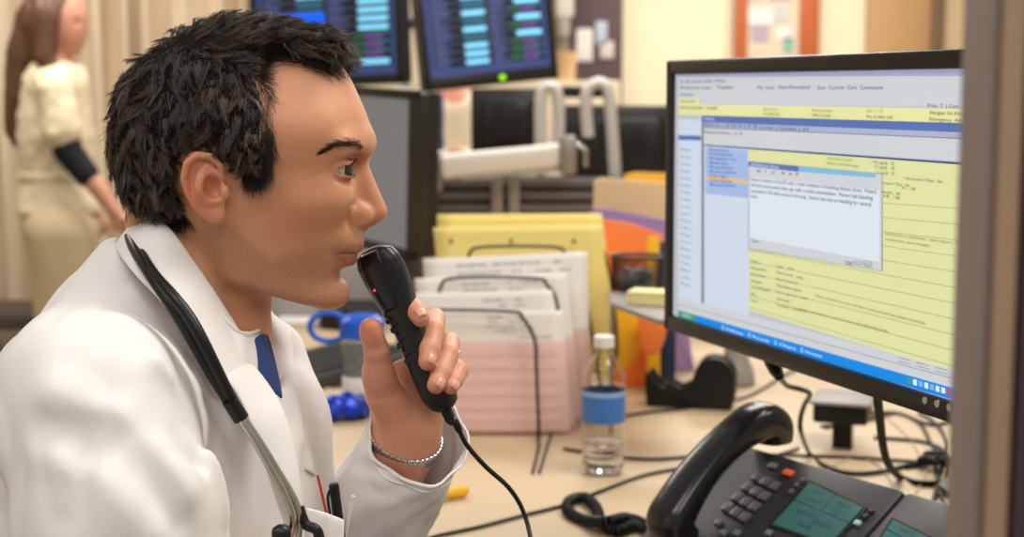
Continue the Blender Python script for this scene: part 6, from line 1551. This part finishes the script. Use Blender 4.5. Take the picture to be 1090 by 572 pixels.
# two black monitors seen from the back with silver handle frames
al_ = mat('silver_frame', (206, 200, 194), .4, .2, var=.05)
def backmon(label, x0, x1, y0, y1, Y, rz):
    a, b_, = W(x0, y0, Y), W(x1, y0, Y+rz); h = a[2]-W(x0, y1, Y)[2]
    root, M, wd, R, ax_ = lcd(label, b_+np.array([0, .06, 0]), a+np.array([0, .06, 0]), h, bez=(.02, .02), th=.04)
    return root
def bm2(label, x0, x1, y0, y1, Y):
    a = W(x0, y0, Y); b_ = W(x1, y0, Y); h = a[2]-W(x0, y1, Y)[2]; c = (a+b_)/2-np.array([0, 0, h/2]); wd = b_[0]-a[0]
    root = thing('monitor', label, 'monitor', c-np.array([0, 0, h/2]))
    MB().box(c+np.array([0, .03, 0]), (wd, .03, h), bev=.008).box(c, (wd*.7, .05, h*.7), bev=.02).build('back_housing', bz, root)
    MB().box(c+np.array([0, .047, 0]), (wd-.04, .004, h-.04)).build('screen', gl, root)
    for k in range(9): MB().box(c+np.array([0, -.026, h*.28-k*.010]), (wd*.4, .003, .003)).build('vent', rub, root)
    zb = c[2]-h/2; MB().box((c[0], Y+.02, (zb+DESK+.03)/2), (.07, .04, max(zb-DESK, .05)), bev=.005).build('stand_neck', gm, root)
    MB().box((c[0], Y+.02, DESK+.009), (.24, .18, .018), bev=.006).build('stand_base', gm, root)
    return root
bm2('black monitor seen from behind, left of the silver frames', 501, 577, 94, 163, 4.05)
bm2('wide black monitor seen from behind beside the big screen', 600, 725, 112, 196, 4.25)
o = MB().box(((W(600, 0, 4.2)[0]), 4.2, DESK-.015), (1.9, .7, .03), bev=.003); dsk2 = thing('desk', 'rear desk behind the partition carrying the black backed monitors', 'desk', (W(600, 0, 4.2)[0], 4.2, 0)); o.build('desk_top', lam, dsk2)
for s in (-.9, .9): MB().box((W(600, 0, 4.2)[0]+s, 4.2, (DESK-.03)/2), (.05, .6, DESK-.03)).build('leg', gm, dsk2)
fr = thing('silver_frame_stand', 'pair of silver looped handle frames joined by a dark bar between the black monitors', 'frame', W(614, 190, 3.95))
def hoop(pts, Y, r=.017): MB().tube(catmull([W(x, y, Y) for x, y in pts], 8), r, 12).build('hoop', al_, fr)
hoop([(576, 186), (575, 120), (577, 98), (584, 92), (592, 97), (595, 120), (594, 158)], 3.90)
hoop([(626, 146), (624, 120), (625, 98), (632, 90), (640, 89), (647, 97), (651, 130), (655, 190)], 3.90)
MB().box((W(612, 98, 3.92)+W(618, 98, 3.92))/2, (.15, .03, .03), bev=.006).build('cross_bar', rub, fr)
for x, y in ((576, 186), (655, 190)):
    p = W(x, y, 3.90); MB().tube([p, np.array([p[0], p[1], DESK+.0])], .013, 12).build('upright', al_, fr)
# ---------------- near post at the right edge of the frame
post = thing('glazing_post', 'blurred grey upright post at the right edge of the photo', 'post', (W(1060, 300, .58)[0], .58, 0))
def strip(x0, x1, Y, th, rgb, name, rough=.5, metal=0, zc=None):
    a, b_ = W(x0, 286, Y)[0], W(x1, 286, Y)[0]
    MB().box(((a+b_)/2, Y+th/2, 1.15), (b_-a, th, 2.3), bev=.0008).build(name, mat(name+'_mat', rgb, rough, metal), post)
strip(1040, 1055, .585, .03, (142, 126, 120), 'edge_strip')
strip(1053, 1062, .592, .03, (88, 76, 92), 'dark_gasket')
strip(1061, 1083, .580, .03, (168, 142, 116), 'tan_strip')
strip(1082, 1090, .586, .03, (92, 64, 52), 'brown_gasket')
strip(1089, 1150, .580, .035, (70, 52, 62), 'plum_strip')
# ------------------------------------------------------------------ camera, light
cam = bpy.data.cameras.new('camera'); co = bpy.data.objects.new('camera', cam); C.objects.link(co)
cam.sensor_width = 36; cam.sensor_fit = 'HORIZONTAL'; cam.lens = F_PX/1090*36
co.location = (0, 0, CAM_Z); co.rotation_euler = (PI/2-PITCH, 0, 0); cam.clip_start = .05
cam.dof.use_dof = True; cam.dof.focus_distance = 1.17; cam.dof.aperture_fstop = 5.6; cam.dof.aperture_blades = 0
sc.camera = co
w = bpy.data.worlds.new('world'); sc.world = w; w.use_nodes = True
w.node_tree.nodes['Background'].inputs[0].default_value = (1, .93, .84, 1); w.node_tree.nodes['Background'].inputs[1].default_value = .42
def lamp(x, y, z, sx, sy, e, col=(1, .95, .88), rx=0, ry=0):
    l = bpy.data.lights.new('ceiling_light', 'AREA'); l.shape = 'RECTANGLE'; l.size = sx; l.size_y = sy; l.energy = e; l.color = col
    o = bpy.data.objects.new('ceiling_light', l); C.objects.link(o); o.location = (x, y, z); o.rotation_euler = (rx, ry, 0); return o
lamp(1.0, 1.5, 2.7, 1.2, .6, 42)
lamp(-.9, .2, 2.7, 1.2, .6, 22)
lamp(.6, -.6, 2.7, 1.2, .6, 22)
lamp(.2, 3.6, 2.7, 1.2, .6, 36)
lamp(-1.6, 4.6, 2.7, 1.2, .6, 52)
lamp(1.2, 5.6, 2.7, 1.2, .6, 75)
vs = sc.view_settings; vs.view_transform = 'Standard'; vs.look = 'None'; vs.gamma = 1; vs.exposure = -.25; vs.use_curve_mapping = False
sc.cycles.use_denoising = True; sc.cycles.max_bounces = 10; sc.cycles.transparent_max_bounces = 16
